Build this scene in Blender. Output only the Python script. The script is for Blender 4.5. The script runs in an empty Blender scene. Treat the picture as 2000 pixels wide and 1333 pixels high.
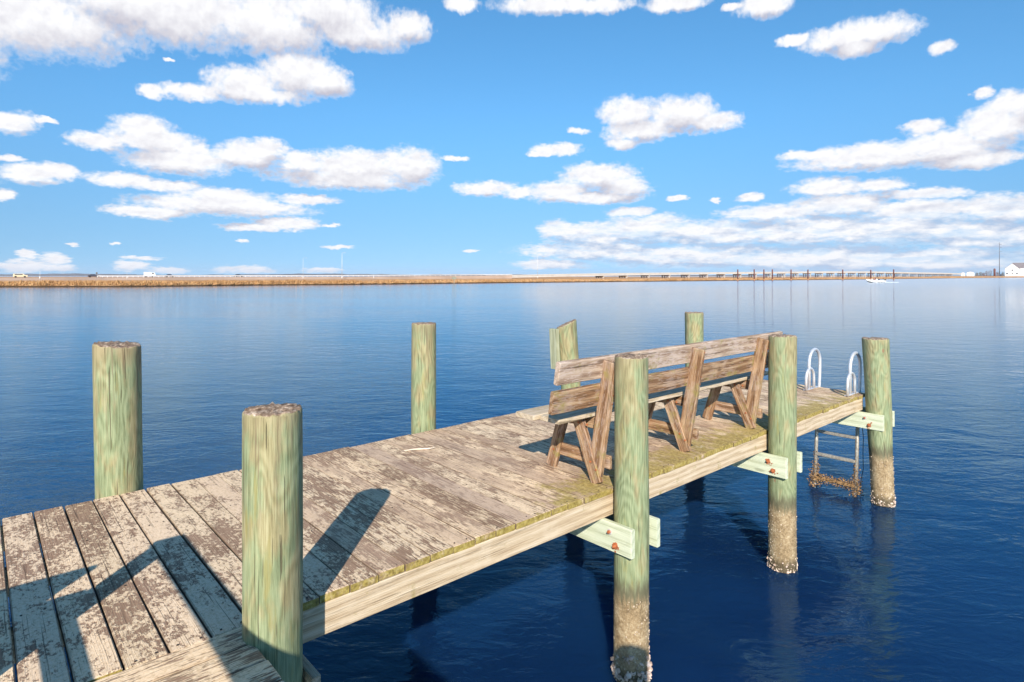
import bpy, bmesh, math, random
from mathutils import Vector, Matrix, noise as mnoise
R = math.radians
random.seed(7)
scene = bpy.context.scene
COL = scene.collection

# ------------------------------------------------------------------ camera
# World axes: +X runs along the pier towards its end, +Y across it towards the marsh, Z up, water at 0.
HC = 2.70                      # lens height above the water
DZ = 1.25                      # deck top above the water
FPX, HOR = 1169.0, 539.0       # focal length and horizon row, in pixels of the 2000 px wide photograph
cam_d = bpy.data.cameras.new("camera")
cam = bpy.data.objects.new("camera", cam_d); COL.objects.link(cam); scene.camera = cam
cam_d.sensor_width = 36; cam_d.lens = 36 * FPX / 2000
cam_d.shift_y = -(666.5 - HOR) / 2000
cam_d.clip_start = 0.05; cam_d.clip_end = 30000
HEAD = R(41.72)
cam.location = (0, 0, HC); cam.rotation_euler = (R(90), 0, -HEAD)
RT = Vector((math.cos(HEAD), -math.sin(HEAD), 0)); FW = Vector((math.sin(HEAD), math.cos(HEAD), 0))

def far(u, Y, z=0.0):
    "world point at forward distance Y, in the bearing seen at photo column u"
    return RT * ((u - 1000) / FPX * Y) + FW * Y + Vector((0, 0, z))

# ------------------------------------------------------------------ light
SUN_EL = R(30.5); SDX, SDY = -0.693, -0.721
scene.view_settings.view_transform = 'Standard'; scene.view_settings.look = 'None'
scene.view_settings.exposure = 0.72; scene.view_settings.gamma = 1
sun_d = bpy.data.lights.new("sun", 'SUN'); sun = bpy.data.objects.new("sun", sun_d); COL.objects.link(sun)
sun_d.energy = 4.6; sun_d.angle = R(0.55); sun_d.color = (1.0, 0.93, 0.83)
sv = Vector((SDX * math.cos(SUN_EL), SDY * math.cos(SUN_EL), math.sin(SUN_EL)))
sun.rotation_euler = sv.to_track_quat('Z', 'Y').to_euler()

# ------------------------------------------------------------------ node helpers
def put(nt, sock, v):
    if v is None: return
    if isinstance(v, bpy.types.NodeSocket): nt.links.new(v, sock)
    else:
        if hasattr(sock.default_value, '__len__') and not hasattr(v, '__len__'): v = (v,) * len(sock.default_value)
        if hasattr(v, '__len__') and len(sock.default_value) == 4 and len(v) == 3: v = (*v, 1)
        sock.default_value = v
class G:
    def __init__(s, nt): s.nt = nt
    def n(s, t, ins=None, **pr):
        n = s.nt.nodes.new(t)
        for k, v in pr.items(): setattr(n, k, v)
        for k, v in (ins or {}).items(): put(s.nt, n.inputs[k], v)
        return n
    def m(s, op, a, b=None, c=None, clamp=False):
        n = s.n('ShaderNodeMath', operation=op, use_clamp=clamp)
        for i, v in enumerate((a, b, c)): put(s.nt, n.inputs[i], v)
        return n.outputs[0]
    def v(s, op, a, b=None, c=None, out=0):
        n = s.n('ShaderNodeVectorMath', operation=op)
        for i, x in enumerate((a, b, c)): put(s.nt, n.inputs[i], x)
        return n.outputs[out]
    def noise(s, vec, scale, detail=4, rough=.55, dist=0, out=0):
        return s.n('ShaderNodeTexNoise', {'Vector': vec, 'Scale': scale, 'Detail': detail, 'Roughness': rough, 'Distortion': dist}).outputs[out]
    def ramp(s, f, pts, interp='LINEAR'):
        n = s.n('ShaderNodeValToRGB', {'Fac': f}); r = n.color_ramp; r.interpolation = interp
        while len(r.elements) < len(pts): r.elements.new(.5)
        for e, (p, c) in zip(r.elements, pts):
            e.position = p; e.color = (*c, 1) if hasattr(c, '__len__') else (c, c, c, 1)
        return n.outputs[0]
    def ss(s, x, a, b, lo=0., hi=1.):
        return s.n('ShaderNodeMapRange', {0: x, 1: a, 2: b, 3: lo, 4: hi}, interpolation_type='SMOOTHSTEP').outputs[0]
    def mix(s, f, a, b, blend='MIX'):
        n = s.n('ShaderNodeMix', data_type='RGBA', blend_type=blend)
        put(s.nt, n.inputs[0], f); put(s.nt, n.inputs[6], a); put(s.nt, n.inputs[7], b)
        return n.outputs[2]
    def xyz(s, v): return s.n('ShaderNodeSeparateXYZ', {0: v}).outputs
    def comb(s, x, y, z=0.): return s.n('ShaderNodeCombineXYZ', {0: x, 1: y, 2: z}).outputs[0]
    def attr(s, name, out='Vector'): return s.n('ShaderNodeAttribute', attribute_name=name).outputs[out]

def material(name):
    m = bpy.data.materials.new(name); m.use_nodes = True
    nt = m.node_tree; nt.nodes.clear(); g = G(nt)
    out = g.n('ShaderNodeOutputMaterial'); b = g.n('ShaderNodeBsdfPrincipled'); nt.links.new(b.outputs[0], out.inputs[0])
    return m, g, b
def finish(g, b, col, rough=.8, bump=None, bstr=.5, bdist=.003, spec=.3, metal=0):
    put(g.nt, b.inputs['Base Color'], col); put(g.nt, b.inputs['Roughness'], rough)
    b.inputs['Specular IOR Level'].default_value = spec; put(g.nt, b.inputs['Metallic'], metal)
    if bump is not None:
        bn = g.n('ShaderNodeBump', {'Height': bump, 'Strength': bstr, 'Distance': bdist})
        g.nt.links.new(bn.outputs[0], b.inputs['Normal'])

# ------------------------------------------------------------------ sky
world = bpy.data.worlds.new("World"); scene.world = world; world.use_nodes = True
wn = world.node_tree; wn.nodes.clear(); g = G(wn)
SKY_STR = 0.105
D = g.n('ShaderNodeTexCoord').outputs['Generated']
dsky = g.v('NORMALIZE', g.v('MULTIPLY_ADD', D, (1, 1, .80), (0, 0, .16)))      # clear dry air: less white glare low down
skn = g.n('ShaderNodeTexSky', {'Vector': dsky}, sky_type='NISHITA', sun_disc=False, sun_elevation=SUN_EL, sun_rotation=math.atan2(SDX, SDY),
          altitude=0, air_density=1.0, dust_density=0.0, ozone_density=2.0)
sky = skn.outputs[0]
dx = g.v('DOT_PRODUCT', D, tuple(RT), out=1); dy = g.v('DOT_PRODUCT', D, tuple(FW), out=1); dz = g.xyz(D)[2]
az = g.m('ARCTAN2', dx, dy)
el = g.m('ARCTAN2', dz, g.m('SQRT', g.m('ADD', g.m('MULTIPLY', dx, dx), g.m('MULTIPLY', dy, dy))))
CL = [  # cumulus puffs as photo-bearing ellipses: column, row, half width, half height
 (60,30,250,78),(300,12,270,72),(520,45,150,62),(640,20,120,44),(700,62,125,36),(800,52,50,32),
 (300,180,34,17),(380,182,74,17),(480,165,92,37),(580,145,84,46),(640,160,56,33),(500,186,130,17),
 (30,240,52,26),(85,237,30,7),
 (190,275,72,19),(285,250,70,26),(300,275,115,27),(375,292,48,20),(350,315,125,28),(490,303,90,32),(525,290,46,22),(690,325,125,36),(795,325,72,40),(680,350,165,24),(590,320,60,26),
 (60,340,75,24),(112,335,48,20),(20,308,38,8),(240,352,84,16),(330,362,75,13),
 (430,385,115,22),(440,402,200,24),(290,414,95,14),(600,390,68,11),(560,437,66,15),(500,444,80,9),(645,441,24,4),(890,310,32,6),(0,380,34,12),
 (143,476,14,4),(227,475,12,4),(660,483,34,5),(328,117,13,4),(472,470,16,5),(45,520,62,17),(105,505,34,14),(55,497,24,9),(110,524,48,8),
 (255,520,40,11),(280,505,42,5),(330,529,50,8),(480,527,64,10),(635,530,38,6),(920,490,18,4),
 (900,8,38,16),(1070,8,115,20),(1160,12,95,16),(1320,6,80,18),(1490,10,64,24),(1435,12,28,8),
 (1690,64,108,30),(1640,76,95,27),(1550,80,40,12),(1670,96,60,20),(1842,92,38,14),
 (1230,220,68,34),(1330,222,80,34),(1390,240,58,21),(1250,255,86,25),(1215,280,38,14),(1128,256,26,7),(1088,292,54,14),(1060,300,34,7),
 (1170,345,84,29),(1215,365,56,31),(1090,375,74,22),(1150,386,120,13),(950,368,68,16),(1010,378,36,12),
 (1700,305,185,28),(1850,285,145,38),(1950,245,95,46),(1985,205,66,34),(1925,180,26,13),(1800,250,52,17),(1580,302,68,11),(1890,312,115,20),
 (1620,365,84,22),(1720,360,64,16),(1800,380,98,14),(1465,385,30,9),(1325,388,26,6),(1400,390,12,6),(1235,415,50,12),
 (1500,415,115,17),(1640,400,115,24),(1800,410,145,24),(1950,408,100,32),(1090,450,46,22),(1160,458,100,27),(1270,450,115,34),(1400,455,145,30),(1560,450,165,32),
 (1750,450,205,34),(1940,460,145,34),(1150,490,150,21),(1350,500,230,26),(1600,505,255,32),(1850,508,210,32),(1080,517,84,11),(2150,420,180,90),(-130,60,180,90),(-110,330,120,40)]
def blobs(px, items):
    acc = None
    for u, v, ru, rv in items:
        a0 = math.atan((u - 1000) / FPX); ca = math.cos(a0); e0 = math.atan((HOR - v) * ca / FPX)
        ra = ru / FPX * ca * ca; re = rv / FPX * ca
        q = g.v('MULTIPLY_ADD', px, (1 / ra, 1 / re, 0), (-a0 / ra, -e0 / re, 0))
        d = g.v('DOT_PRODUCT', q, q, out=1)
        acc = d if acc is None else g.m('SMOOTH_MIN', acc, d, 0.25)
    return acc
gel = g.m('MULTIPLY', g.m('LOGARITHM', g.m('MAXIMUM', g.m('ADD', el, .10), .01), math.e), .42)
P0 = g.comb(az, el); PN = g.comb(az, gel)
warp = g.v('MULTIPLY', g.v('SUBTRACT', g.noise(PN, 16, 3, .6, out=1), (.5, .5, .5)), (.030, .013, 0))
warp2 = g.v('MULTIPLY', g.v('SUBTRACT', g.noise(PN, 60, 2, .6, out=1), (.5, .5, .5)), (.012, .007, 0))
warp3 = g.v('MULTIPLY', g.v('SUBTRACT', g.noise(PN, 150, 2, .5, out=1), (.5, .5, .5)), (.010, .005, 0))
P1 = g.v('ADD', g.v('ADD', P0, warp), g.v('ADD', warp2, warp3))
F = g.m('SUBTRACT', 1.0, blobs(P1, CL))
fr = g.noise(PN, 34, 7, .56); fr3 = g.noise(PN, 110, 3, .5); fr2 = g.noise(PN, 9, 6, .6)
Fn = g.m('ADD', F, g.m('ADD', g.m('MULTIPLY', g.m('SUBTRACT', fr, .5), 1.5), g.m('MULTIPLY', g.m('SUBTRACT', fr3, .5), .9)))
side = g.ss(g.m('ABSOLUTE', az), .80, 1.0)
gen = g.m('MULTIPLY', g.m('SUBTRACT', g.noise(g.comb(g.xyz(D)[0], g.xyz(D)[1], g.m('MULTIPLY', dz, 2.2)), 3.4, 7, .58), .60), g.m('MULTIPLY', side, 6))
Fall = g.m('MAXIMUM', Fn, g.m('SUBTRACT', gen, g.m('SUBTRACT', 1.0, side)))
dens = g.ss(Fall, -.20, .80)
lowband = g.m('MULTIPLY', g.ss(el, .13, .05), g.ss(az, 0.0, .1))
streak = g.ss(g.noise(g.comb(az, g.m('MULTIPLY', el, 4.5)), 15, 6, .62), .46, .64)
dens = g.m('MULTIPLY', dens, g.m('SUBTRACT', 1.0, g.m('MULTIPLY', g.m('MULTIPLY', lowband, streak), .40)))
thick = g.ss(Fall, -.05, .55)
BIG = [c for c in CL if c[2] * c[3] > 1000]
Fu = g.m('SUBTRACT', 1.0, blobs(g.v('ADD', P1, (-.006, .020, 0)), BIG))
Fd = g.m('ADD', g.m('SUBTRACT', Fu, F), g.m('MULTIPLY', g.m('SUBTRACT', fr2, .5), .9))
base = g.m('MULTIPLY', g.ss(Fd, -.35, .75), thick)
# puffy modelling: brighter where the billows turn to the sun
b1 = g.noise(PN, 26, 6, .6); b2 = g.noise(g.v('ADD', PN, (.004, -.010, 0)), 26, 6, .6)
relief = g.m('MULTIPLY', g.m('SUBTRACT', b2, b1), 1.5)
shade = g.m('ADD', g.m('MULTIPLY', base, 1.05), g.m('MULTIPLY', lowband, .08))
bl1 = g.noise(g.comb(az, g.m('MULTIPLY', el, 2.3)), 24, 5, .55); bl2 = g.noise(g.comb(g.m('ADD', az, .004), g.m('MULTIPLY', g.m('SUBTRACT', el, .008), 2.3)), 24, 5, .55)
shade = g.m('ADD', shade, g.m('MULTIPLY', g.m('MULTIPLY', g.m('SUBTRACT', bl2, bl1), lowband), 3.2))
shade = g.m('ADD', g.m('ADD', shade, .04), relief, clamp=True)
KW = 1 / (2 ** .72) / SKY_STR
ccol = g.mix(shade, (1.03 * KW, 1.03 * KW, 1.05 * KW), g.mix(lowband, (.60 * KW, .585 * KW, .67 * KW), (.50 * KW, .62 * KW, .82 * KW)))
hs = g.n('ShaderNodeHueSaturation', {'Hue': .487, 'Saturation': 1.26, 'Value': 1.05, 'Color': sky})
mul = g.mix(1.0, hs.outputs[0], (1.02, 1.02, 1.10), 'MULTIPLY')
mul = g.mix(g.ss(el, .28, .0), mul, g.mix(1.0, mul, (.80, .71, .67), 'MULTIPLY'))
dens2 = g.m('MULTIPLY', dens, g.ss(el, -.004, .012, .55, 1.0))
fin = g.mix(dens2, mul, ccol)
bg = g.n('ShaderNodeBackground', {'Color': fin, 'Strength': SKY_STR}); wo = g.n('ShaderNodeOutputWorld')
wn.links.new(bg.outputs[0], wo.inputs[0])
world.cycles.sampling_method = 'MANUAL'; world.cycles.sample_map_resolution = 256
scene.cycles.max_bounces = 6; scene.cycles.diffuse_bounces = 3; scene.cycles.glossy_bounces = 3; scene.cycles.volume_bounces = 0
scene.cycles.use_denoising = True; scene.cycles.caustics_reflective = True; scene.cycles.caustics_refractive = False

# ------------------------------------------------------------------ mesh collector
class MB:
    def __init__(s): s.v = []; s.f = []; s.gc = []; s.r = []; s.mi = []; s.sm = []
    def add(s, vs, fs, gcs, rnd=0., mi=0, smooth=False):
        o = len(s.v); s.v += [tuple(v) for v in vs]; s.gc += [tuple(c) for c in gcs]; s.r += [rnd] * len(vs)
        s.f += [tuple(o + i for i in f) for f in fs]; s.mi += [mi] * len(fs); s.sm += [smooth] * len(fs)
    def board(s, p0, p1, w, t, up=(0, 0, 1), seg=6, ch=.004, jit=.0012, rnd=None, mi=0, sag=0., ends=0.):
        "board from p0 to p1 (centre line), w wide across 'up', t thick along 'up'"
        p0 = Vector(p0); p1 = Vector(p1); d = p1 - p0; L = d.length; d.normalize()
        up = Vector(up); up = (up - d * up.dot(d)).normalized(); sd = d.cross(up)
        rnd = random.random() if rnd is None else rnd
        off = Vector((rnd * 37.1, rnd * 11.7, rnd * 5.3))
        a, b = w / 2, t / 2; c = min(ch, t * .3)
        prof = [(-a + c, -b), (a - c, -b), (a, -b + c), (a, b - c), (a - c, b), (-a + c, b), (-a, b - c), (-a, -b + c)]
        vs, gs, fs = [], [], []
        rings = [0, min(.006, L * .1)] + [L * (i + 1) / (seg + 1) for i in range(seg)] + [L - min(.006, L * .1), L]
        for k, x in enumerate(rings):
            e = k in (0, len(rings) - 1); sc = 1 - (ch * .9 / max(t, .01) if e else 0)
            sh = Vector((random.uniform(-1, 1), random.uniform(-1, 1), 0)) * jit
            for (q, h) in prof:
                tap = (random.uniform(-1, 1) * ends) if e else 0
                vs.append(p0 + d * (x + tap) + sd * (q * (1 - (ch * .9 / w if e else 0)) + sh.x) + up * (h * sc + sh.y - sag * math.sin(math.pi * x / L)))
                gs.append(off + Vector((x, q, h)))
        n = len(prof)
        for k in range(len(rings) - 1):
            for j in range(n):
                j2 = (j + 1) % n
                fs.append((k * n + j, k * n + j2, (k + 1) * n + j2, (k + 1) * n + j))
        fs.append(tuple(reversed(range(n)))); fs.append(tuple((len(rings) - 1) * n + j for j in range(n)))
        s.add(vs, [f[::-1] for f in fs], gs, rnd, mi)
    def box(s, c, size, rz=0., mi=0, ch=.0):
        c = Vector(c); d = Vector((math.cos(rz), math.sin(rz), 0)) * size[0] / 2
        s.board(c - d, c + d, size[1], size[2], seg=0, ch=ch or min(size) * .08, jit=0, mi=mi)
    def tube(s, pts, rad, n=12, mi=0, caps=True, smooth=True, rnd=None):
        pts = [Vector(p) for p in pts]; rnd = random.random() if rnd is None else rnd
        rs = rad if isinstance(rad, (list, tuple)) else [rad] * len(pts)
        vs, gs, fs = [], [], []; x = 0; ref = None
        for k, p in enumerate(pts):
            d = (pts[min(k + 1, len(pts) - 1)] - pts[max(k - 1, 0)]).normalized()
            if ref is None: ref = Vector((1, 0, 0)) if abs(d.x) < .9 else Vector((0, 1, 0))
            a = (ref - d * ref.dot(d)).normalized(); ref = a; b = d.cross(a)
            if k: x += (p - pts[k - 1]).length
            for j in range(n):
                th = 2 * math.pi * j / n
                vs.append(p + (a * math.cos(th) + b * math.sin(th)) * rs[k]); gs.append((x + rnd * 30, math.cos(th) * rs[k], math.sin(th) * rs[k]))
        for k in range(len(pts) - 1):
            for j in range(n):
                j2 = (j + 1) % n; fs.append((k * n + j, k * n + j2, (k + 1) * n + j2, (k + 1) * n + j))
        if caps: fs.append(tuple(reversed(range(n)))); fs.append(tuple((len(pts) - 1) * n + j for j in range(n)))
        s.add(vs, fs, gs, rnd, mi, smooth)
    def blob(s, c, r, sq=(1, 1, 1), mi=0, jag=.25, smooth=False, sub=1):
        V, Fc = ICO[sub]; c = Vector(c); rnd = random.random()
        q = Vector((random.uniform(-1, 1), random.uniform(-1, 1), random.uniform(-1, 1))).to_track_quat('Z', 'Y') if sq == (1, 1, 1) or isinstance(sq, list) else None
        vs = []
        for p in V:
            w = Vector((p.x * sq[0], p.y * sq[1], p.z * sq[2])) * r * (1 + random.uniform(-jag, jag))
            if q: w = q @ w
            vs.append(c + w)
        s.add(vs, Fc, [tuple(v - c) for v in vs], rnd, mi, smooth)
    def build(s, name, mats, parent=None, kind=None, label=None, origin=None):
        me = bpy.data.meshes.new(name)
        o0 = Vector(origin) if origin is not None else Vector((0, 0, 0))
        me.from_pydata([tuple(Vector(v) - o0) for v in s.v], [], s.f)
        for m in (mats if isinstance(mats, list) else [mats]): me.materials.append(m)
        me.polygons.foreach_set('material_index', s.mi); me.polygons.foreach_set('use_smooth', s.sm)
        a = me.attributes.new('gc', 'FLOAT_VECTOR', 'POINT'); a.data.foreach_set('vector', [x for c in s.gc for x in c])
        a = me.attributes.new('rnd', 'FLOAT', 'POINT'); a.data.foreach_set('value', s.r)
        me.update()
        o = bpy.data.objects.new(name, me); COL.objects.link(o)
        o.location = o0
        if parent is not None: o.parent = parent; o.matrix_parent_inverse = Matrix.Translation(-parent.location) if parent.type == 'EMPTY' and parent.rotation_euler.z == 0 else parent.matrix_basis.inverted()
        if kind: o['kind'] = kind
        if label: o['label'] = label
        return o
ICO = {}
for sub in (1, 2):
    bm = bmesh.new(); bmesh.ops.create_icosphere(bm, subdivisions=sub, radius=1); bm.verts.index_update()
    ICO[sub] = ([v.co.copy() for v in bm.verts], [tuple(v.index for v in f.verts) for f in bm.faces]); bm.free()

def thing(name, label, cat, loc, group=None):
    o = bpy.data.objects.new(name, None); COL.objects.link(o); o.location = loc; o.empty_display_size = .2
    o['label'] = label; o['category'] = cat
    if group: o['group'] = group
    return o
def tag(o, label, cat, group=None):
    o['label'] = label; o['category'] = cat
    if group: o['group'] = group
    return o

# ------------------------------------------------------------------ materials
def wood_deck(name, walk=False):
    m, g, b = material(name)
    gc = g.attr('gc'); rnd = g.attr('rnd', 'Fac'); P = g.n('ShaderNodeNewGeometry').outputs['Position']; px, py, pz = g.xyz(P)
    st = lambda sx, sy, sz=1.: g.v('MULTIPLY', gc, (sx, sy, sz))
    big = g.noise(g.v('MULTIPLY', P, (1, 1, 1)), 1.7, 3); mid = g.noise(st(1, 1.6), 7, 4, .6)
    # lichen flakes: rounded near the left end, streakier along the pier
    fl_a = g.m('ADD', g.m('MULTIPLY', g.noise(st(1, 1.5), 38, 5, .6, .4), .68), g.m('MULTIPLY', g.noise(st(1, 1.6), 130, 4, .6), .32)); fl_b = g.noise(st(.30, 3.0), 38, 6, .62, .3)
    far_ = g.ss(px, .6, 2.6) if not walk else .82
    fl = g.n('ShaderNodeMix', {0: far_, 2: fl_a, 3: fl_b}).outputs[0]
    th = g.m('ADD', g.m('MULTIPLY', g.m('SUBTRACT', mid, .5), .50), g.m('MULTIPLY', g.m('SUBTRACT', big, .5), .40))
    th = g.m('ADD', th, g.m('MULTIPLY', g.m('SUBTRACT', rnd, .5), .05))
    flake = g.ss(g.m('ADD', fl, g.m('SUBTRACT', th, g.m('ADD', g.ss(px, 1.1, .3, 0, .045), g.m('MULTIPLY', g.ss(px, .9, 1.8), g.ss(px, 5.2, 3.6, 0, .032))))), .415, .49)
    grain = g.noise(st(1.4, 60, 60), 3, 5, .65); fine = g.noise(st(6, 160, 160), 3, 3, .6)
    wcol = g.ramp(grain, [(.25, (.135, .08, .048)), (.5, (.29, .185, .12)), (.8, (.48, .33, .225))])
    lcol = g.ramp(g.noise(st(1, 1), 70, 5, .7), [(.3, (.55, .395, .24)), (.5, (.75, .57, .38)), (.8, (.84, .69, .51))])
    # smooth bare greyish boards in the middle stretch
    bare = g.ss(g.m('ADD', g.noise(st(.5, 3), 2.2, 2), g.m('MULTIPLY', rnd, .5)), .70, .92)
    barec = g.ramp(grain, [(.2, (.26, .17, .11)), (.55, (.46, .325, .23)), (.85, (.62, .47, .35))])
    col = g.mix(flake, wcol, lcol)
    col = g.mix(g.m('MULTIPLY', bare, g.m('MULTIPLY', g.ss(px, .9, 1.8), .60)), col, barec)
    col = g.mix(g.ss(fine, .55, .75, 0, .45), col, (.10, .065, .05))
    vc = g.ramp(rnd, [(0, (.90, .87, .83)), (.35, (1, 1, 1)), (.6, (1.04, 1.0, .95)), (1, (.94, .92, .94))])
    col = g.mix(1., col, vc, 'MULTIPLY')
    # moss: towards the near edge, mostly around the bench
    mn = g.noise(g.v('MULTIPLY', P, (1.6, .8, 1)), 7, 6, .72)
    edge = g.ss(py, 3.35, 2.62); along = g.m('MULTIPLY', g.ss(px, 2.0, 3.2), g.ss(px, 9.5, 6.6, .25, 1))
    mm = g.ss(g.m('ADD', mn, g.m('MULTIPLY', g.m('MULTIPLY', edge, along), .40)), .70, .88)
    nz = g.n('ShaderNodeNewGeometry').outputs['True Normal']; nyy = g.m('ABSOLUTE', g.xyz(nz)[1])
    endm = g.m('MULTIPLY', g.ss(nyy, .5, .8, 0, 0 if walk else 1), g.ss(mn, .30, .50))
    mcol = g.ramp(g.noise(P, 40, 4), [(.3, (.20, .14, .035)), (.55, (.40, .30, .08)), (.8, (.55, .44, .20))])
    col = g.mix(g.m('MULTIPLY', mm, .85), col, mcol); col = g.mix(endm, col, mcol)
    crk = g.ss(g.noise(st(.9, 75, 75), 2.1, 3, .5), .63, .69, 0, .75); col = g.mix(crk, col, (.07, .045, .03))
    wht = g.m('MULTIPLY', g.ss(g.noise(P, 3.1, 5, .7), .64, .72), g.m('MULTIPLY', g.ss(px, 3.0, 4.2), .65))
    col = g.mix(wht, col, (.72, .66, .60))
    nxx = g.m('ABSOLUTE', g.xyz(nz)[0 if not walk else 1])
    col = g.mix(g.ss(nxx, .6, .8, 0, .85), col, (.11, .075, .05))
    h = g.m('ADD', g.m('MULTIPLY', flake, .6), g.m('ADD', g.m('MULTIPLY', grain, .9), g.m('MULTIPLY', fine, .4)))
    finish(g, b, col, .85, h, .8, .004, .25)
    return m
def wood_plain(name, dark, midc, light, scale=1., moss=0., pale=0., checks=.75):
    m, g, b = material(name)
    gc = g.attr('gc'); P = g.n('ShaderNodeTexCoord').outputs['Object']; rnd = g.attr('rnd', 'Fac')
    st = lambda sx, sy, sz=1.: g.v('MULTIPLY', gc, (sx, sy, sz))
    wob = g.m('MULTIPLY', g.noise(st(.8, 4, 4), 1.1, 2), .5)
    gx = g.xyz(gc)
    ringv = g.m('SINE', g.m('ADD', g.m('MULTIPLY', wob, 34 * scale), g.m('MULTIPLY', g.m('ADD', gx[1], gx[2]), 110 * scale)))
    fib = g.noise(st(1.5, 70, 70), 3, 6, .65)
    f = g.m('ADD', g.m('MULTIPLY', ringv, .10), fib)
    col = g.ramp(f, [(.28, dark), (.5, midc), (.74, light)])
    blot = g.noise(gc, 5, 4, .6)
    col = g.mix(g.ss(blot, .5, .75, 0, .5), col, light)
    if pale:
        lf = g.ss(g.m('ADD', g.noise(st(.35, 2.2, 2.2), 42, 5, .6), g.m('MULTIPLY', g.m('SUBTRACT', g.noise(gc, 4, 2), .5), .6)), .50, .58)
        col = g.mix(g.m('MULTIPLY', lf, pale), col, (.56, .44, .37))
    if moss:
        mo = g.ss(g.noise(gc, 8, 5, .65), .62 - moss * .22, .80 - moss * .2)
        col = g.mix(g.m('MULTIPLY', mo, .8), col, (.27, .215, .06))
    crack = g.ss(g.noise(st(1.2, 70, 70), 2.2, 3, .5),   .62, .68, 0, checks)
    kn = g.n('ShaderNodeTexVoronoi', {'Vector': st(2.2, 8, 8), 'Scale': 1.}).outputs['Distance']; col = g.mix(g.ss(kn, .14, .07, 0, .7), col, tuple(c * .7 for c in dark))
    col = g.mix(crack, col, tuple(c * .35 for c in dark))
    finish(g, b, col, .8, g.m('SUBTRACT', fib, g.m('MULTIPLY', crack, .8)), .9, .005, .25)
    return m
def wood_pile(name='treated_pile_wood'):
    m, g, b = material(name)
    gc = g.attr('gc'); rnd = g.attr('rnd', 'Fac'); x, y, z = g.xyz(gc)       # gc = (radial x, radial y, height), plus the pile's own offset in rnd
    hz = g.xyz(g.n('ShaderNodeNewGeometry').outputs['Position'])[2]
    off = g.m('MULTIPLY', rnd, 47.)
    zz = g.m('ADD', z, off)
    P = g.comb(x, y, zz)
    w = g.v('MULTIPLY', g.v('SUBTRACT', g.noise(g.comb(g.m('MULTIPLY', x, 3.), g.m('MULTIPLY', y, 3.), g.m('MULTIPLY', zz, .9)), 1.6, 2, .5, out=1), (.5, .5, .5)), (.13, .13, 0))
    q = g.v('ADD', g.comb(x, y, 0.), w)
    rr = g.v('LENGTH', q, out=1)
    ring = g.m('SINE', g.m('MULTIPLY', g.m('ADD', rr, g.m('MULTIPLY', zz, .010)), 620))
    fib = g.noise(g.comb(g.m('MULTIPLY', x, 85.), g.m('MULTIPLY', y, 85.), g.m('MULTIPLY', zz, 3.0)), 2.2, 6, .7)
    blot = g.noise(g.comb(g.m('MULTIPLY', x, 5.), g.m('MULTIPLY', y, 5.), g.m('MULTIPLY', zz, 1.8)), 2.0, 4, .6)
    f = g.m('ADD', g.m('MULTIPLY', ring, .060), g.m('ADD', g.m('MULTIPLY', g.m('SUBTRACT', fib, .5), .95), .5))
    straw = g.ramp(f, [(.25, (.13, .11, .045)), (.5, (.31, .28, .13)), (.75, (.46, .43, .235))])
    grn = g.ramp(f, [(.25, (.09, .115, .05)), (.5, (.225, .275, .14)), (.75, (.365, .41, .235))])
    col = g.mix(g.ss(g.m('ADD', blot, g.m('MULTIPLY', g.ss(z, .9, -.5), .14)), .42, .62), straw, grn)
    olive = g.ss(g.noise(g.comb(g.m('MULTIPLY', x, 9.), g.m('MULTIPLY', y, 9.), g.m('MULTIPLY', zz, 1.2)), 2.6, 4, .6), .58, .72, 0, .65)
    col = g.mix(olive, col, (.29, .26, .075))
    topb = g.m('MULTIPLY', g.ss(g.m('ADD', z, g.m('MULTIPLY', g.m('SUBTRACT', fib, .5), .4)), .80, 1.02), .6)   # weathered near the top
    col = g.mix(topb, col, (.29, .22, .11))
    drip = g.m('MULTIPLY', g.ss(g.noise(g.comb(g.m('MULTIPLY', x, 26.), g.m('MULTIPLY', y, 26.), g.m('MULTIPLY', zz, .9)), 2.2, 4, .6), .52, .68), g.ss(z, .1, .95, .10, .75))
    col = g.mix(drip, col, (.17, .125, .065))
    crack = g.ss(g.noise(g.comb(g.m('MULTIPLY', x, 42.), g.m('MULTIPLY', y, 42.), g.m('MULTIPLY', zz, 1.1)), 2.2, 3, .45), .655, .69, 0, .85)
    col = g.mix(crack, col, (.10, .085, .04))
    knv = g.n('ShaderNodeTexVoronoi', {'Vector': g.comb(g.m('MULTIPLY', x, 4.), g.m('MULTIPLY', y, 4.), g.m('MULTIPLY', zz, 2.2)), 'Scale': 1.1}).outputs['Distance']
    col = g.mix(g.ss(knv, .085, .045, 0, .75), col, (.26, .13, .06))
    col = g.n('ShaderNodeHueSaturation', {'Hue': .490, 'Saturation': .95, 'Value': .96, 'Color': col}).outputs[0]
    nup = g.xyz(g.n('ShaderNodeNewGeometry').outputs['Normal'])[2]
    tcol = g.ramp(g.noise(g.v('MULTIPLY', gc, (1, 1, 1)), 38, 5, .7), [(.35, (.09, .055, .035)), (.52, (.27, .185, .125)), (.68, (.66, .53, .41))])
    col = g.mix(g.ss(nup, .55, .8), col, tcol)
    # tide line
    n2 = g.noise(g.comb(g.m('MULTIPLY', x, 22.), g.m('MULTIPLY', y, 22.), g.m('MULTIPLY', zz, 3.)), 2., 5, .7)
    hh = g.m('ADD', hz, g.m('MULTIPLY', g.m('SUBTRACT', n2, .5), .26))
    dk = g.ss(hh, .74, .62); tan = g.ss(hh, .62, .50)
    mud = g.ramp(g.m('ADD', g.m('MULTIPLY', g.noise(P, 60, 6, .7), .55), g.m('MULTIPLY', g.noise(P, 9, 4, .6), .45)), [(.34, (.12, .08, .04)), (.5, (.31, .22, .12)), (.66, (.52, .42, .27))])
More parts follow.
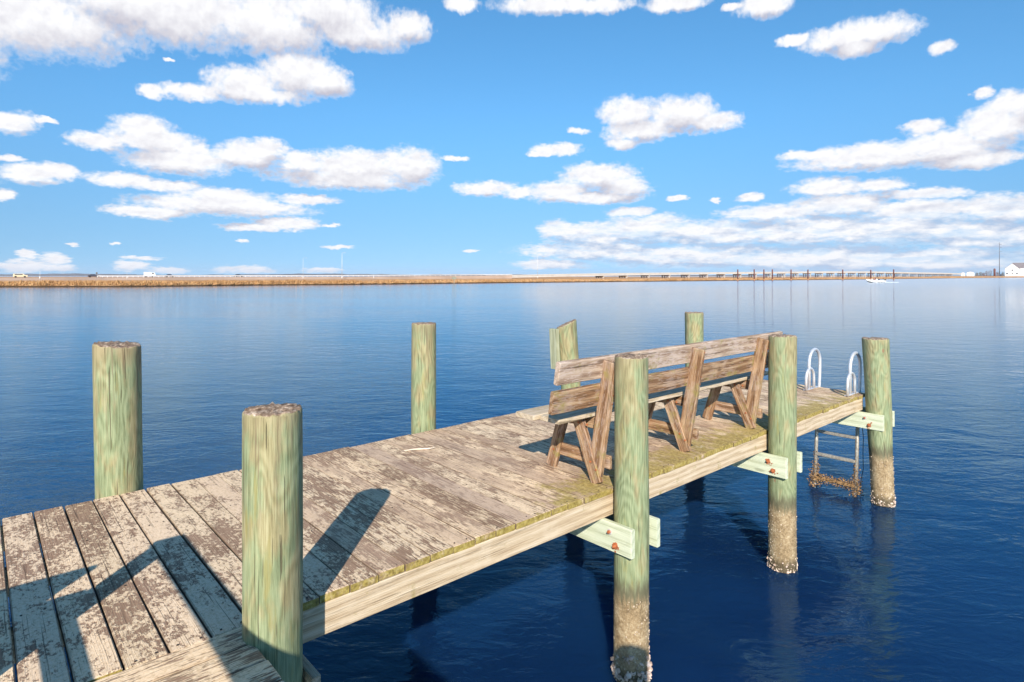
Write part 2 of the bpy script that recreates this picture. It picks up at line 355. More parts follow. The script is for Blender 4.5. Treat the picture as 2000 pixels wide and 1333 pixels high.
    col = g.mix(g.m('MULTIPLY', dk, .85), col, (.10, .085, .05)); col = g.mix(tan, col, mud)
    wet = g.ss(g.m('ADD', hz, g.m('MULTIPLY', g.m('SUBTRACT', n2, .5), .14)), .15, .05)
    col = g.mix(g.m('MULTIPLY', wet, .75), col, (.035, .028, .016))
    h = g.m('ADD', g.m('SUBTRACT', fib, g.m('MULTIPLY', crack, 2.)), g.m('MULTIPLY', tan, g.m('MULTIPLY', g.noise(P, 90, 4, .7), 2.)))
    finish(g, b, col, .78, h, .75, .004, .28)
    return m
def flat(name, c, rough=.6, metal=0., var=.25, scale=8, spec=.4):
    m, g, b = material(name); P = g.n('ShaderNodeTexCoord').outputs['Object']
    n = g.noise(P, scale, 5, .6)
    col = g.ramp(n, [(.3, tuple(x * (1 - var) for x in c)), (.7, tuple(min(1, x * (1 + var)) for x in c))])
    finish(g, b, col, rough, n, .15, .003, spec, metal); return m
def shell(name, lo, hi):
    m, g, b = material(name); rnd = g.attr('rnd', 'Fac'); P = g.n('ShaderNodeNewGeometry').outputs['Position']
    n = g.noise(P, 90, 4, .7)
    col = g.ramp(g.m('ADD', g.m('MULTIPLY', rnd, .6), g.m('MULTIPLY', n, .4)), [(.1, lo), (.5, tuple((a + c) / 2 for a, c in zip(lo, hi))), (.9, hi)])
    finish(g, b, col, .7, n, .8, .004, .4); return m

M_DECK = wood_deck('lichen_deck_wood'); M_WALK = wood_deck('walkway_wood', True)
M_PILE = wood_pile()
M_BEAM = wood_plain('edge_beam_wood', (.36, .25, .15), (.56, .43, .28), (.68, .56, .41), 1.0, .22, checks=.35)
M_TREAT = wood_plain('mint_treated_wood', (.40, .42, .27), (.56, .59, .42), (.64, .66, .50), .8, checks=.12)
M_BENCH = wood_plain('bench_wood', (.075, .036, .018), (.27, .145, .072), (.52, .36, .22), .8, .48, .30)
M_BENCHT = wood_plain('bench_top_wood', (.17, .10, .065), (.38, .26, .18), (.62, .49, .37), .8, .34, .7)
M_SEAT = wood_plain('bench_seat_wood', (.30, .22, .13), (.50, .39, .26), (.62, .52, .38), .8, .2, .4)
M_GREY = wood_plain('grey_old_board', (.20, .17, .12), (.34, .30, .22), (.45, .41, .32))
M_ALU = flat('brushed_aluminium', (.70, .70, .72), .42, .55, .10, 30)
M_ALU2 = flat('weathered_aluminium', (.42, .38, .32), .5, .5, .4, 40)
M_GALV = flat('galvanised_washer', (.60, .58, .55), .5, .35, .25, 60)
M_RUST = flat('rusty_bolt', (.38, .12, .045), .8, .1, .5, 90)
M_SHELL = shell('barnacle_shell', (.20, .145, .085), (.66, .54, .41))
M_OYST = shell('oyster_shell', (.36, .24, .17), (.78, .62, .52))
M_MUSS = shell('mussel_crust', (.04, .018, .008), (.42, .25, .11))
M_DARKSH = shell('dark_wet_growth', (.018, .014, .008), (.07, .055, .03))
M_BONE = flat('bleached_white', (.66, .55, .43), .8)

# ------------------------------------------------------------------ the pier
T0, T1 = 2.60, 4.705
pier = thing('pier', 'weathered wooden pier on round green treated piles with lichen spotted deck boards', 'pier', (0.9, 2.6, DZ))

mb = MB(); s = -2.741
while s < 8.05:
    gap = .0075 if s < .95 else .0035
    w = .1497 - gap; t0 = T0 + random.uniform(-.006, .006); t1 = T1 + random.uniform(-.012, .012)
    z = DZ - .019 + random.uniform(-.0022, .0022) - (0 if s > 1 else random.uniform(0, .002))
    mb.board((s + .0749, t0, z + random.uniform(-.002, .002)), (s + .0749 + random.uniform(-.002, .002), t1, z), w, .038, seg=8, ch=.005 if s < .95 else .0025, jit=.0009)
    s += .1497
S_END = s
deck = mb.build('decking', M_DECK, pier)
M_NAIL = flat('dark_screw_head', (.07, .05, .04), .7, .3, .4, 60)
mb = MB(); s = -2.741
while s < 8.05:
    for t in (T0 + .03, 3.3, 4.0, T1 - .04):
        for dx_ in (.035, .113):
            c = Vector((s + dx_ + random.gauss(0, .004), t + random.gauss(0, .006), DZ - .0012)); mb.tube([c, c + Vector((0, 0, .0028))], .0045, 8, smooth=False)
    s += .1497
mb.build('screw_heads', M_NAIL, deck, kind='stuff')

mb = MB(); t = T0 - .012
while t > -1.6:
    mb.board((-.44 + random.uniform(-.008, .008), t - .0715, DZ - .013 + random.uniform(-.002, .002)), (.812 + random.uniform(-.008, .006), t - .0715, DZ - .013 + random.uniform(-.002, .002)), .1385, .038, seg=8, ch=.005, rnd=random.random())
    t -= .1465
mb.build('walkway_decking', M_WALK, pier)

def beam(name, p0, p1, w, h, mat, **k):
    m = MB(); m.board(p0, p1, h, w, up=k.pop('up', (0, -1, 0)), seg=14, ch=.004, jit=.0015, **k); return m.build(name, mat, pier)
zc = DZ - .0395 - .075
beam('edge_beam', (.83, T0 + .024, zc), (8.075, T0 + .024, zc), .038, .148, M_BEAM)
beam('edge_beam', (-2.7, T0 + .024, zc), (.82, T0 + .024, zc), .038, .148, M_BEAM)
beam('edge_beam', (-2.7, T1 - .03, zc), (8.08, T1 - .03, zc), .038, .148, M_BEAM)
beam('joist', (-2.7, 3.3, zc), (8.05, 3.3, zc), .038, .146, M_GREY)
beam('joist', (-2.7, 4.0, zc), (8.05, 4.0, zc), .038, .146, M_GREY)
beam('end_beam', (8.10, T0 + .05, zc), (8.10, T1 - .05, zc), .038, .148, M_BEAM, up=(1, 0, 0))
beam('walkway_beam', (.775, -1.6, zc), (.775, T0 - .03, zc), .038, .148, M_BEAM, up=(1, 0, 0))
beam('walkway_beam', (-.40, -1.6, zc), (-.40, T0 - .03, zc), .038, .148, M_BEAM, up=(1, 0, 0))

def piling(name, top, bot, r0, r1, ztop, cut=0., bend=(0, 0), growth='light', seed=0, label=None):
    "round pile from the sea bed (z=-2) to ztop; gc = radial coordinates and height above the deck"
    rs = random.Random(seed); n = 56; rings = 90
    zb = -2.0; vs, gs, fs = [], [], []
    zs = [zb + (ztop - .012 - zb) * k / (rings - 1) for k in range(rings)]
    rl = [(z, 1.) for z in zs] + [(ztop - .004, .975), (ztop, .94), (ztop + .001, .70), (ztop + .002, .4)]
    for (z, q) in rl:
        f = (z - bot[2]) / (ztop - bot[2]); fb = max(0., min(1., f)) 
        cx = bot[0] + (top[0] - bot[0]) * f + bend[0] * math.sin(math.pi * fb); cy = bot[1] + (top[1] - bot[1]) * f + bend[1] * math.sin(math.pi * fb)
        r = r1 + (r0 - r1) * fb
        for j in range(n):
            th = 2 * math.pi * j / n; c, s_ = math.cos(th), math.sin(th)
            k = 1 + .028 * mnoise.noise(Vector((c * .9 + seed * 3.1, s_ * .9, z * .9))) * 2 + .014 * mnoise.noise(Vector((c * 4 + seed, s_ * 4, z * 2))) + .03 * mnoise.noise(Vector((seed * 7.7, 1, z * 1.6)))
            # check: a shallow drying crack down one side
            k -= .03 * math.exp(-((th - (3.9 + seed * .7) % 6.28) / .035) ** 2) * max(0, min(1, (z - ztop + .5 + .2 * (seed % 3)) / .3))
            zz = z
            if q < 1 or z > ztop - .2:
                zz = z + cut * (.746 * c - .666 * s_) * q * r / .12 * max(0, min(1, (z - ztop + .2) / .2)) + ((.012 * mnoise.noise(Vector((c * 5 * q, s_ * 5 * q, seed))) + .010 * mnoise.noise(Vector((c * 13 * q, s_ * 13 * q, seed)))) if q < 1 else .012 * mnoise.noise(Vector((c * 5, s_ * 5, seed))) * max(0, (z - ztop + .05) / .05))
            vs.append((cx + c * r * q * k, cy + s_ * r * q * k, zz)); gs.append((c * r * q, s_ * r * q, z - DZ))
    vs.append((top[0], top[1], ztop + .002 + .022 * mnoise.noise(Vector((0, 0, seed))))); gs.append((0, 0, ztop - DZ))
    R_ = len(rl)
    for a in range(R_ - 1):
        for j in range(n):
            j2 = (j + 1) % n; fs.append((a * n + j, a * n + j2, (a + 1) * n + j2, (a + 1) * n + j))
    for j in range(n): fs.append(((R_ - 1) * n + j, (R_ - 1) * n + (j + 1) % n, R_ * n))
    m = MB(); m.add(vs, fs, gs, (seed * .137) % 1, 0, True)
    o = m.build('piling', M_PILE, pier, label=label)
    # barnacles on the tidal stretch
    mg = MB(); cnt = {'light': 520, 'heavy': 620, 'dark': 260}[growth]
    for i in range(cnt):
        z = rs.random() ** 1.5 * .56 + .005; th = rs.uniform(0, 6.283)
        f = (z - bot[2]) / (ztop - bot[2]); cx = bot[0] + (top[0] - bot[0]) * f + bend[0] * math.sin(math.pi * max(0, f)); cy = bot[1] + (top[1] - bot[1]) * f
        rr = r1 + (r0 - r1) * max(0, f)
        sz = rs.uniform(.002, .0062) * (1 + .6 * (z < .15))
        if rs.random() > (.45 + .6 * mnoise.noise(Vector((math.cos(th) * 2, math.sin(th) * 2, z * 5 + seed)))) + .25: continue
        mg.blob((cx + math.cos(th) * rr * 1.0, cy + math.sin(th) * rr * 1.0, z), sz, mi=0, jag=.35)
    for i in range(90 if growth != 'dark' else 60):      # oyster collar at the water line
        th = rs.uniform(0, 6.283); z = abs(rs.gauss(0, .05)) - .02 + (.05 if seed == 2 else 0)
        if growth == 'dark': z = rs.random() ** 1.3 * .55
        rr = r1 * 1.02; sz = rs.uniform(.007, .016) if growth != 'heavy' else rs.uniform(.010, .026)
        mg.blob((bot[0] + math.cos(th) * rr, bot[1] + math.sin(th) * rr, z), sz, [1, .85, .5], mi=1, jag=.3)
    if growth == 'heavy':                                # oyster clumps a hand above the water
        for i in range(30):
            th = rs.choice((rs.gauss(-2.5, .35), rs.gauss(-.35, .25))); z = rs.gauss(.17, .05)
            mg.blob((bot[0] + math.cos(th) * r1, bot[1] + math.sin(th) * r1, z), rs.uniform(.010, .022), [1, .8, .45], mi=1, jag=.25)
    mats = [M_DARKSH, M_DARKSH] if growth == 'dark' else [M_SHELL, M_OYST]
    mg.build('barnacles', mats, o, kind='stuff')
    return o
Y0 = 2.475
P = [  # name of bent, top xy, water xy, radii, top height above deck
 ((.898, Y0), (.898, Y0), .116, .120, .905, 0, (0, 0), 'light', 1, 'thick near pile with a flaking dark top, its foot in shadow'),
 ((3.285, Y0), (3.285, Y0), .113, .116, .908, 0, (0, 0), 'heavy', 2, 'pale mint green pile in front of the bench, oysters at its foot'),
 ((5.567, Y0), (5.567, Y0), .120, .120, .895, 0, (0, 0), 'light', 3, 'green pile at the far end of the bench, pale barnacles at its foot'),
 ((8.12, 2.485), (8.01, 2.37), .144, .118, .690, 0, (0, 0), 'light', 4, 'leaning pile at the outer corner, split down its top'),
 ((.705, 4.835), (.735, 4.835), .139, .139, .984, -.012, (0, 0), 'dark', 5, 'thick pile with swirling grain standing alone at the far left'),
 ((3.178, 4.83), (3.19, 4.83), .118, .118, .996, 0, (-.012, -.012), 'dark', 6, 'slightly bowed pile on the far side, left of the bench'),
 ((5.16, 4.83), (5.38, 4.83), .117, .120, .885, .055, (0, 0), 'dark', 7, 'leaning pile with a slanted cut top behind the bench'),
 ((7.943, 4.84), (7.96, 4.84), .135, .135, .903, 0, (0, 0), 'dark', 8, 'pile beyond the bench backrest with only its top showing'),
 ((.90, .02), (.90, .02), .115, .118, .92, 0, (0, 0), 'light', 9, None),
 ((-.55, .02), (-.55, .02), .115, .118, .30, 0, (0, 0), 'dark', 10, None),
 ((-1.72, 4.84), (-1.72, 4.84), .13, .13, .95, 0, (0, 0), 'dark', 11, None)]
for (tp, bt, r0, r1, h, cut, bend, gr, sd, lb) in P:
    piling('piling', tp, (bt[0], bt[1], 0), r0, r1, DZ + h, cut, bend, gr, sd, lb)

# cross beams bolted in pairs to the piles
def hexbolt(parent, x, y, z, side, big, rusty):
    m = MB(); nx = side
    m.tube([(x, y, z), (x + nx * .004, y, z)], .022 * big, 20, mi=0, smooth=False)
    if rusty:
        for q in range(26): m.blob((x + nx * .001, y + random.gauss(0, .016), z + random.gauss(-.004, .014)), random.uniform(.003, .010), (.22, 1, .8), mi=1, jag=.4)
    m.tube([(x + nx * .004, y, z), (x + nx * .018, y, z)], .013 * big, 6, mi=1, smooth=False)
    m.tube([(x + nx * .018, y, z), (x + nx * .026, y, z)], .007 * big, 8, mi=1, smooth=False)
    m.build('bolt', [M_RUST if rusty else M_GALV, M_RUST], parent)
for i, (bs, r, out) in enumerate([(.898, .118, 2.37), (3.285, .116, 2.36), (5.567, .122, 2.37), (8.09, .138, 2.34)]):
    for side in (-1, 1):
        x = bs + side * (r + .017); zb = DZ - .189 - .095
        if i == 3 and side == 1: x = bs + r + .05
        m = MB(); m.board((x, out - (.0 if side < 0 else .01), zb), (x, 4.97, zb), .188, .038, up=(-1, 0, 0), seg=10, ch=.004)
        o = m.build('cross_beam', M_GREY if i == 0 else M_TREAT, pier)
        if side < 0:
            hexbolt(o, x - .021, Y0 + .06, zb + .035, -1, .85, i == 2)
            hexbolt(o, x - .021, Y0 + .015, zb - .045, -1, .95, True)

# handrail of the walkway and of the deck's near side, left of the picture
hr = bpy.data.objects.new('handrail', None); COL.objects.link(hr); hr.parent = pier; hr.location = (0, 0, 0); hr.matrix_parent_inverse = Matrix.Translation(-pier.location)
def rail(name, p0, p1, w, t, up=(0, 0, 1)):
    m = MB(); m.board(p0, p1, w, t, up=up, seg=6); o = m.build(name, M_BEAM); o.parent = hr; return o
for (x, y) in ((-.265, 2.60), (-.265, .9), (-.265, -.9), (-1.5, 2.60), (-2.6, 2.60)):
    rail('post', (x, y, DZ - .3), (x, y, DZ + .86), .09, .09, (0, 1, 0))
rail('top_rail', (-.265, -1.6, DZ + .882), (-.265, 2.64, DZ + .882), .15, .038)
rail('middle_rail', (-.335, -1.6, DZ + .49), (-.335, 2.62, DZ + .49), .10, .036, (1, 0, 0))
rail('side_board', (-2.7, 2.53, DZ + .79), (-.60, 2.53, DZ + .79), .20, .036, (0, 1, 0))
rail('side_board', (-2.7, 2.53, DZ + .585), (-.42, 2.53, DZ + .585), .19, .036, (0, 1, 0))
rail('side_board', (-2.7, 2.53, DZ + .39), (-.32, 2.53, DZ + .39), .19, .036, (0, 1, 0))
# short board spiked to the slant-cut pile
m = MB(); m.board((5.04, 4.885, DZ + .36), (5.01, 4.885, DZ + .83), .12, .045, up=(-1, 0, 0), seg=3); m.build('spiked_board', wood_plain('grey_green_board', (.20, .20, .12), (.34, .35, .22), (.46, .47, .33)), pier, label='short grey board nailed upright to the slant-cut pile')

# ------------------------------------------------------------------ bench
bench = thing('bench', 'long weathered wooden bench with a two board backrest standing on the pier', 'bench', (4.38, 2.95, DZ))
def bb(name, p0, p1, w, t, up, mat, label=None, **k):
    m = MB(); m.board(p0, p1, w, t, up=up, seg=k.pop('seg', 8), ch=.005, jit=.0012, **k); return m.build(name, mat, bench, label=label)
lean = Vector((0, -.13, .82)).normalized(); nrm = Vector((0, lean.z, -lean.y))
p_at = lambda x, z, d: Vector((x, 2.752 - .158 * z, DZ + z)) + nrm * d
for z, mt, lb in ((.806, M_BENCHT, 'bleached pinkish grey top backrest board'), (.612, M_BENCH, 'reddish brown lower backrest board')):
    bb('backrest_board', p_at(2.785 - (.02 if z < .7 else 0), z, .066), p_at(6.0, z, .066), .153, .038, nrm, mt, lb, seg=16)
for a, b_, x0 in ((2.800, 2.985, 2.92), (2.993, 3.180, 2.87)):
    bb('seat_board', (x0, (a + b_) / 2, DZ + .462), (6.0, (a + b_) / 2, DZ + .462 + random.uniform(-.002, .002)), b_ - a, .036, (0, 0, 1), M_SEAT, seg=16)
for x in (3.26, 4.38, 5.50):
    bb('back_post', (x - .02, 2.752, DZ + .05), (x - .02, 2.752 - .158 * .86, DZ + .86), .112, .038, (-1, 0, 0), M_BENCH)
    bb('leg', (x - .03, 2.725, DZ + .001), (x - .03, 2.915, DZ + .443), .092, .038, (-1, 0, 0), M_BENCH)
    bb('leg', (x + .01, 3.215, DZ + .001), (x + .01, 3.075, DZ + .443), .092, .038, (-1, 0, 0), M_BENCH)
    bb('brace', (x + .032, 2.655, DZ + .145), (x + .032, 3.205, DZ + .145), .090, .036, (-1, 0, 0), M_BENCH)
    bb('seat_support', (x + .055, 2.70, DZ + .396), (x + .055, 3.14, DZ + .396), .090, .036, (-1, 0, 0), M_BENCH)

mb = MB()
for x in (3.26, 4.38, 5.50):
    for (yy, zz, xx) in ((2.80, .40, -.052), (2.88, .40, -.052), (2.77, .145, -.052), (2.72, .10, -.052), (3.13, .40, -.012), (3.17, .14, -.012)):
        c = Vector((x + xx, yy, DZ + zz)); mb.tube([c, c + Vector((-.005, 0, 0))], .008, 8, smooth=False)
    for z in (.64, .58, .84, .78):
        c = p_at(x - .02, z, -.058); mb.tube([c, c - nrm * .003], .005, 8, smooth=False)
mb.build('bolt_heads', M_RUST, bench, kind='stuff')

# ------------------------------------------------------------------ swim ladder
lad = thing('swim_ladder', 'aluminium swim ladder with looped handrails hung over the end of the pier', 'ladder', (8.0, 2.93, DZ))
def arc(x0, x1, y, z0, zt, n=12, lean=0.):
    r = (x1 - x0) / 2; pts = [(x0, y, z0)]
    for k in range(n + 1):
        a = math.pi * (1 - k / n); pts.append(((x0 + x1) / 2 + r * math.cos(a), y, zt - r + r * math.sin(a)))
    return pts
rails = []
for y in (3.17, 2.69):
    m = MB(); pts = arc(7.895, 8.235, y, DZ + .005, DZ + .50)
    pts += [(8.23, y, DZ + .2), (8.20, y, DZ - .1), (8.12, y, .62), (8.05, y, -.06), (8.04, y, -.25)]
    m.tube(pts, .0195, 12); rails.append(m.build('rail', M_ALU, lad))
    m = MB(); m.tube(arc(7.775, 8.01, y - .012, DZ + .005, DZ + .27) + [(8.01, y - .012, DZ + .01)], .017, 12); m.build('grab_loop', M_ALU, lad)
    m = MB(); m.board((7.77, y, DZ + .008), (8.16, y, DZ + .008), .045, .010, seg=1, ch=.002, jit=0); m.build('foot_plate', M_ALU, lad)
    m = MB(); m.tube([(8.155, y - .005, DZ - .12), (8.11, y - .005, .60), (8.06, y - .005, .03)], .022, 10)
    m.build('rail_stiffener', M_ALU2, lad)
for z, x, mt in ((.69, 8.125, M_ALU2), (.40, 8.095, M_ALU2), (.105, 8.065, M_MUSS)):
    m = MB(); m.board((x, 2.69, z), (x, 3.17, z), .055, .036, seg=2, ch=.006); m.build('rung', mt, lad)
m = MB(); rs = random.Random(3)
for i in range(1500):
    k = rs.random()
    if k < .38: y = rs.uniform(2.71, 3.15); z = .105 + rs.gauss(0, .026); x = 8.06 + rs.gauss(0, .022)
    else:
        y = rs.choice((2.69, 3.17)); h = abs(rs.gauss(0, .15)); z = h * 1.4 - .01
        if z > .58: continue
        w = .038 * max(.25, 1 - z * 1.7); x = 8.055 + z * .1 + rs.gauss(0, w); y += rs.gauss(0, w)
    m.blob((x, y, z), rs.uniform(.005, .0135), [1, .7, .5], jag=.35)
m.build('mussel_crust', M_MUSS, lad, kind='stuff')
m = MB(); m.tube([(8.14, 2.655, DZ - .25), (8.13, 2.62, .72), (8.13, 2.625, .5), (8.11, 2.615, .33), (8.09, 2.63, .2), (8.07, 2.64, -.02)], .004, 6)
m.build('cord', M_DARKSH, lad)

m = MB(); m.tube([(2.62, 4.28, DZ + .006), (2.70, 4.25, DZ + .009), (2.80, 4.19, DZ + .008), (2.86, 4.17, DZ + .012)], [.003, .006, .006, .002], 8)
m.tube([(2.84, 4.18, DZ + .008), (2.87, 4.21, DZ + .012)], [.004, .002], 6)
tag(m.build('stick', M_BONE, origin=(2.7, 4.25, DZ)), 'thin bleached pale stick lying on the deck boards near the far pile', 'stick')

# ------------------------------------------------------------------ water
m, g, b = material('bay_water')
Pw = g.n('ShaderNodeNewGeometry').outputs['Position']
xw = g.v('DOT_PRODUCT', Pw, tuple(RT), out=1); yw = g.v('DOT_PRODUCT', Pw, tuple(FW), out=1)
cr = g.comb(g.m('MULTIPLY', xw, .55), g.m('MULTIPLY', yw, 1.0), 0.)
dist = g.v('LENGTH', Pw, out=1)
w1 = g.noise(cr, 1.3, 3, .5, .6); w2 = g.noise(cr, 4.6, 4, .55, .8); w3 = g.noise(cr, 16, 3, .5, .4)
gust = g.noise(g.v('MULTIPLY', cr, (.3, 1, 1)), .085, 4, .6)
h = g.m('ADD', g.m('MULTIPLY', w1, .030), g.m('ADD', g.m('MULTIPLY', w2, .013), g.m('MULTIPLY', w3, .0042)))
fade = g.m('DIVIDE', 1.0, g.m('ADD', 1.0, g.m('MULTIPLY', dist, .013)))
st = g.m('MULTIPLY', fade, g.ss(gust, .30, .70, .55, 1.15))
bn = g.n('ShaderNodeBump', {'Height': h, 'Strength': st, 'Distance': 1.0})
g.nt.links.new(bn.outputs[0], b.inputs['Normal'])
deep = g.mix(g.ss(g.noise(Pw, .5, 3), .35, .65), (.0035, .019, .066), (.0045, .025, .082))
put(g.nt, b.inputs['Base Color'], deep); b.inputs['Subsurface Weight'].default_value = 1.; b.inputs['Subsurface Radius'].default_value = (.5, .7, 1.); b.inputs['Subsurface Scale'].default_value = .16; b.subsurface_method = 'BURLEY'; b.inputs['IOR'].default_value = 1.333
b.inputs['Specular IOR Level'].default_value = 0.
b.inputs['Roughness'].default_value = .5
fr_ = g.n('ShaderNodeFresnel', {'IOR': 1.333, 'Normal': bn.outputs[0]}).outputs[0]
gl = g.n('ShaderNodeBsdfGlossy', {'Color': g.mix(g.ss(fr_, .10, .95), (.52, .88, 1.0), (1, 1, 1)), 'Roughness': g.ss(dist, 10, 260, .03, .17), 'Normal': bn.outputs[0]})
mx = g.n('ShaderNodeMixShader', {0: fr_, 1: b.outputs[0], 2: gl.outputs[0]})
g.nt.links.new(mx.outputs[0], [n_ for n_ in g.nt.nodes if n_.type == 'OUTPUT_MATERIAL'][0].inputs[0])
M_WATER = m
mb = MB(); S = 14000
vs = [(-S, -S, 0), (S, -S, 0), (S, S, 0), (-S, S, 0)]; mb.add(vs, [(0, 1, 2, 3)], vs)
o = mb.build('water', M_WATER); o['kind'] = 'structure'

# ------------------------------------------------------------------ marsh, causeway and treeline across the water
SH = [(-900, 566), (-300, 563), (0, 561.5), (250, 561), (500, 558), (700, 556.5), (1000, 553), (1250, 550.5), (1440, 548.5), (1600, 547), (1750, 545.3), (1880, 543.6), (2000, 542.6), (2300, 542.0), (2700, 541.6)]
def shoreY(u):
    for (a, va), (b_, vb) in zip(SH, SH[1:]):
        if a <= u <= b_: v = va + (vb - va) * (u - a) / (b_ - a); return HC * FPX / (v - HOR)
    return 100.
def road(u):          # distance of the causeway line at bearing u
    k = (u - 1180) / (87.6 - .034 * u); return 437 * (1 + .034 * k)
m, g, b = material('marsh_ground'); Pm = g.n('ShaderNodeNewGeometry').outputs['Position']
n1 = g.noise(Pm, .03, 5, .6); n2 = g.noise(Pm, .6, 5, .7)
col = g.ramp(g.m('ADD', g.m('MULTIPLY', n1, .6), g.m('MULTIPLY', n2, .4)), [(.35, (.32, .16, .07)), (.5, (.46, .26, .13)), (.65, (.52, .33, .20)), (.8, (.48, .34, .24))])
zpm = g.xyz(Pm)[2]; col = g.mix(g.ss(zpm, .42, .2), col, (.045, .028, .014))
finish(g, b, col, .95, n2, .8, .3, .1); M_MARSH = m
mb = MB(); rows = []; us = [-900 + i * 9 for i in range(int(3600 / 9) + 1)]
for u in us:
    y0 = shoreY(u) * (1 + .010 * mnoise.noise(Vector((u * .02, 0, 0))) + .004 * mnoise.noise(Vector((u * .09, 3, 0))))
    prof = [(0, -.4), (.3, .18), (.8, .55), (3, .95), (8, 1.0), (20, .95), (45, .9), (90, .85), (180, .95), (400, 1.0), (900, 1.1)]
    rows.append([far(u, y0 + d, z + (.10 * mnoise.noise(Vector((u * .1, d * .2, 0))) if .5 < d < 300 else 0)) for d, z in prof])
n = len(rows[0]); vs = [v for r in rows for v in r]
fs = [(i * n + j, i * n + j + 1, (i + 1) * n + j + 1, (i + 1) * n + j)[::-1] for i in range(len(rows) - 1) for j in range(n - 1)]
mb.add(vs, fs, vs); o = mb.build('marsh', M_MARSH); o['kind'] = 'structure'
# grass along the bank
m, g, b = material('marsh_grass'); rnd = g.attr('rnd', 'Fac'); zt = g.xyz(g.attr('gc'))[2]; Pm = g.n('ShaderNodeNewGeometry').outputs['Position']
col = g.ramp(g.m('ADD', g.m('MULTIPLY', rnd, .5), g.m('MULTIPLY', g.noise(Pm, .05, 4), .5)), [(.25, (.24, .12, .045)), (.5, (.42, .225, .09)), (.7, (.50, .30, .14)), (.9, (.38, .28, .12))])
finish(g, b, col, .9, spec=.1); M_GRASS = m
mb = MB(); rs = random.Random(11)
for i in range(34000):
    u = rs.uniform(-120, 2120) if rs.random() > .15 else rs.uniform(-800, 2600)
    d = rs.random() ** 2.6 * (26 if u < 800 else 60); y = shoreY(u) * (1 + .010 * mnoise.noise(Vector((u * .02, 0, 0))) + .004 * mnoise.noise(Vector((u * .09, 3, 0)))) + d + .5
    hgt = rs.uniform(.22, .58) * (1 if d < 10 else .5) * (1 + .7 * mnoise.noise(Vector((u * .02, d * .05, 2))) + .5 * mnoise.noise(Vector((u * .11, d * .1, 4)))) * (1.25 if u < 700 else 1.0)
    z0 = .45 if d < 1.2 else .85; w = rs.uniform(.10, .26) * y / 200; p = far(u, y, z0)
    a = rs.uniform(0, 3.14); dv = Vector((math.cos(a), math.sin(a), 0)) * w; ev = Vector((-dv.y, dv.x, 0)) * .7
    tp = p + Vector((rs.uniform(-.2, .2), rs.uniform(-.2, .2), hgt)); r_ = rs.random()
    mb.add([p - dv, p + dv, p + ev, tp], [(0, 1, 3), (1, 2, 3), (2, 0, 3)], [(0, 0, 0)] * 3 + [(0, 0, 1)], r_)
o = mb.build('marsh_grass', M_GRASS); o['kind'] = 'stuff'; o['label'] = 'rust and straw coloured marsh grass along the far bank'; o['category'] = 'marsh grass'
# far treeline and low hills
m, g, b = material('far_woods'); Pm = g.n('ShaderNodeNewGeometry').outputs['Position']
finish(g, b, g.ramp(g.noise(Pm, .02, 5, .7), [(.3, (.045, .045, .035)), (.7, (.13, .10, .085))]), .95, spec=.05); M_HILL = m
mb = MB(); vs = []; N = 560; Yh = 5200
for i in range(N):
    u = -1200 + 4400 * i / N
    hz = 11 + 9 * mnoise.noise(Vector((u * .004, 1, 0))) + 4 * mnoise.noise(Vector((u * .03, 2, 0))) + 2.0 * mnoise.noise(Vector((u * .16, 5, 0)))
    hz *= 1.35 if u < 1000 else max(.45, 1.35 - (u - 1000) / 700)
    hz = max(3, hz)
    for d, z in ((0, -2), (0, hz * .75), (60, hz), (500, hz * .9), (900, -2)): vs.append(far(u, Yh + d * (1 + 0 * i), z))
fs = [(i * 5 + j, i * 5 + j + 1, (i + 1) * 5 + j + 1, (i + 1) * 5 + j)[::-1] for i in range(N - 1) for j in range(4)]
mb.add(vs, fs, vs); o = mb.build('hills', M_HILL); o['kind'] = 'structure'
# mainland ground under the hills
mb = MB(); vs = []
for i in range(60):
    u = -1200 + 4400 * i / 59
    for y, z in ((4700, -.5), (4720, 1.2), (6500, 2.)): vs.append(far(u, y, z))
fs = [(i * 3 + j, i * 3 + j + 1, (i + 1) * 3 + j + 1, (i + 1) * 3 + j)[::-1] for i in range(59) for j in range(2)]
mb.add(vs, fs, vs); o = mb.build('far_shore_ground', M_HILL); o['kind'] = 'structure'

M_CONC = flat('bridge_concrete', (.50, .46, .41), .8, 0, .10, .3)  # pale concrete, one even tone for the whole bridge
M_ROAD = flat('causeway_road', (.40, .27, .19), .9, 0, .25, .05)
M_RAILW = flat('white_guardrail', (.72, .68, .64), .6, 0, .08, .3)
# causeway embankment with its road
def zroad(u):
    pts = [(-900, 1.9), (0, 1.9), (300, 2.0), (600, 2.1), (900, 2.6), (1000, 2.95)]
    for (a, za), (b_, zb_) in zip(pts, pts[1:]):
        if a <= u <= b_: return za + (zb_ - za) * (u - a) / (b_ - a)
    return 2.95
mb = MB(); vs = []; ul = [-900 + 20 * i for i in range(96)]
for u in ul:
    y = road(u); z = zroad(u)
    for d, zz in ((-8, .6), (-3.5, z - .1), (0, z), (9, z), (14, .6)): vs.append(far(u, y + d, zz))
fs = [(i * 5 + j, i * 5 + j + 1, (i + 1) * 5 + j + 1, (i + 1) * 5 + j)[::-1] for i in range(len(ul) - 1) for j in range(4)]
mb.add(vs, fs, vs); o = mb.build('road', M_ROAD); o['kind'] = 'structure'
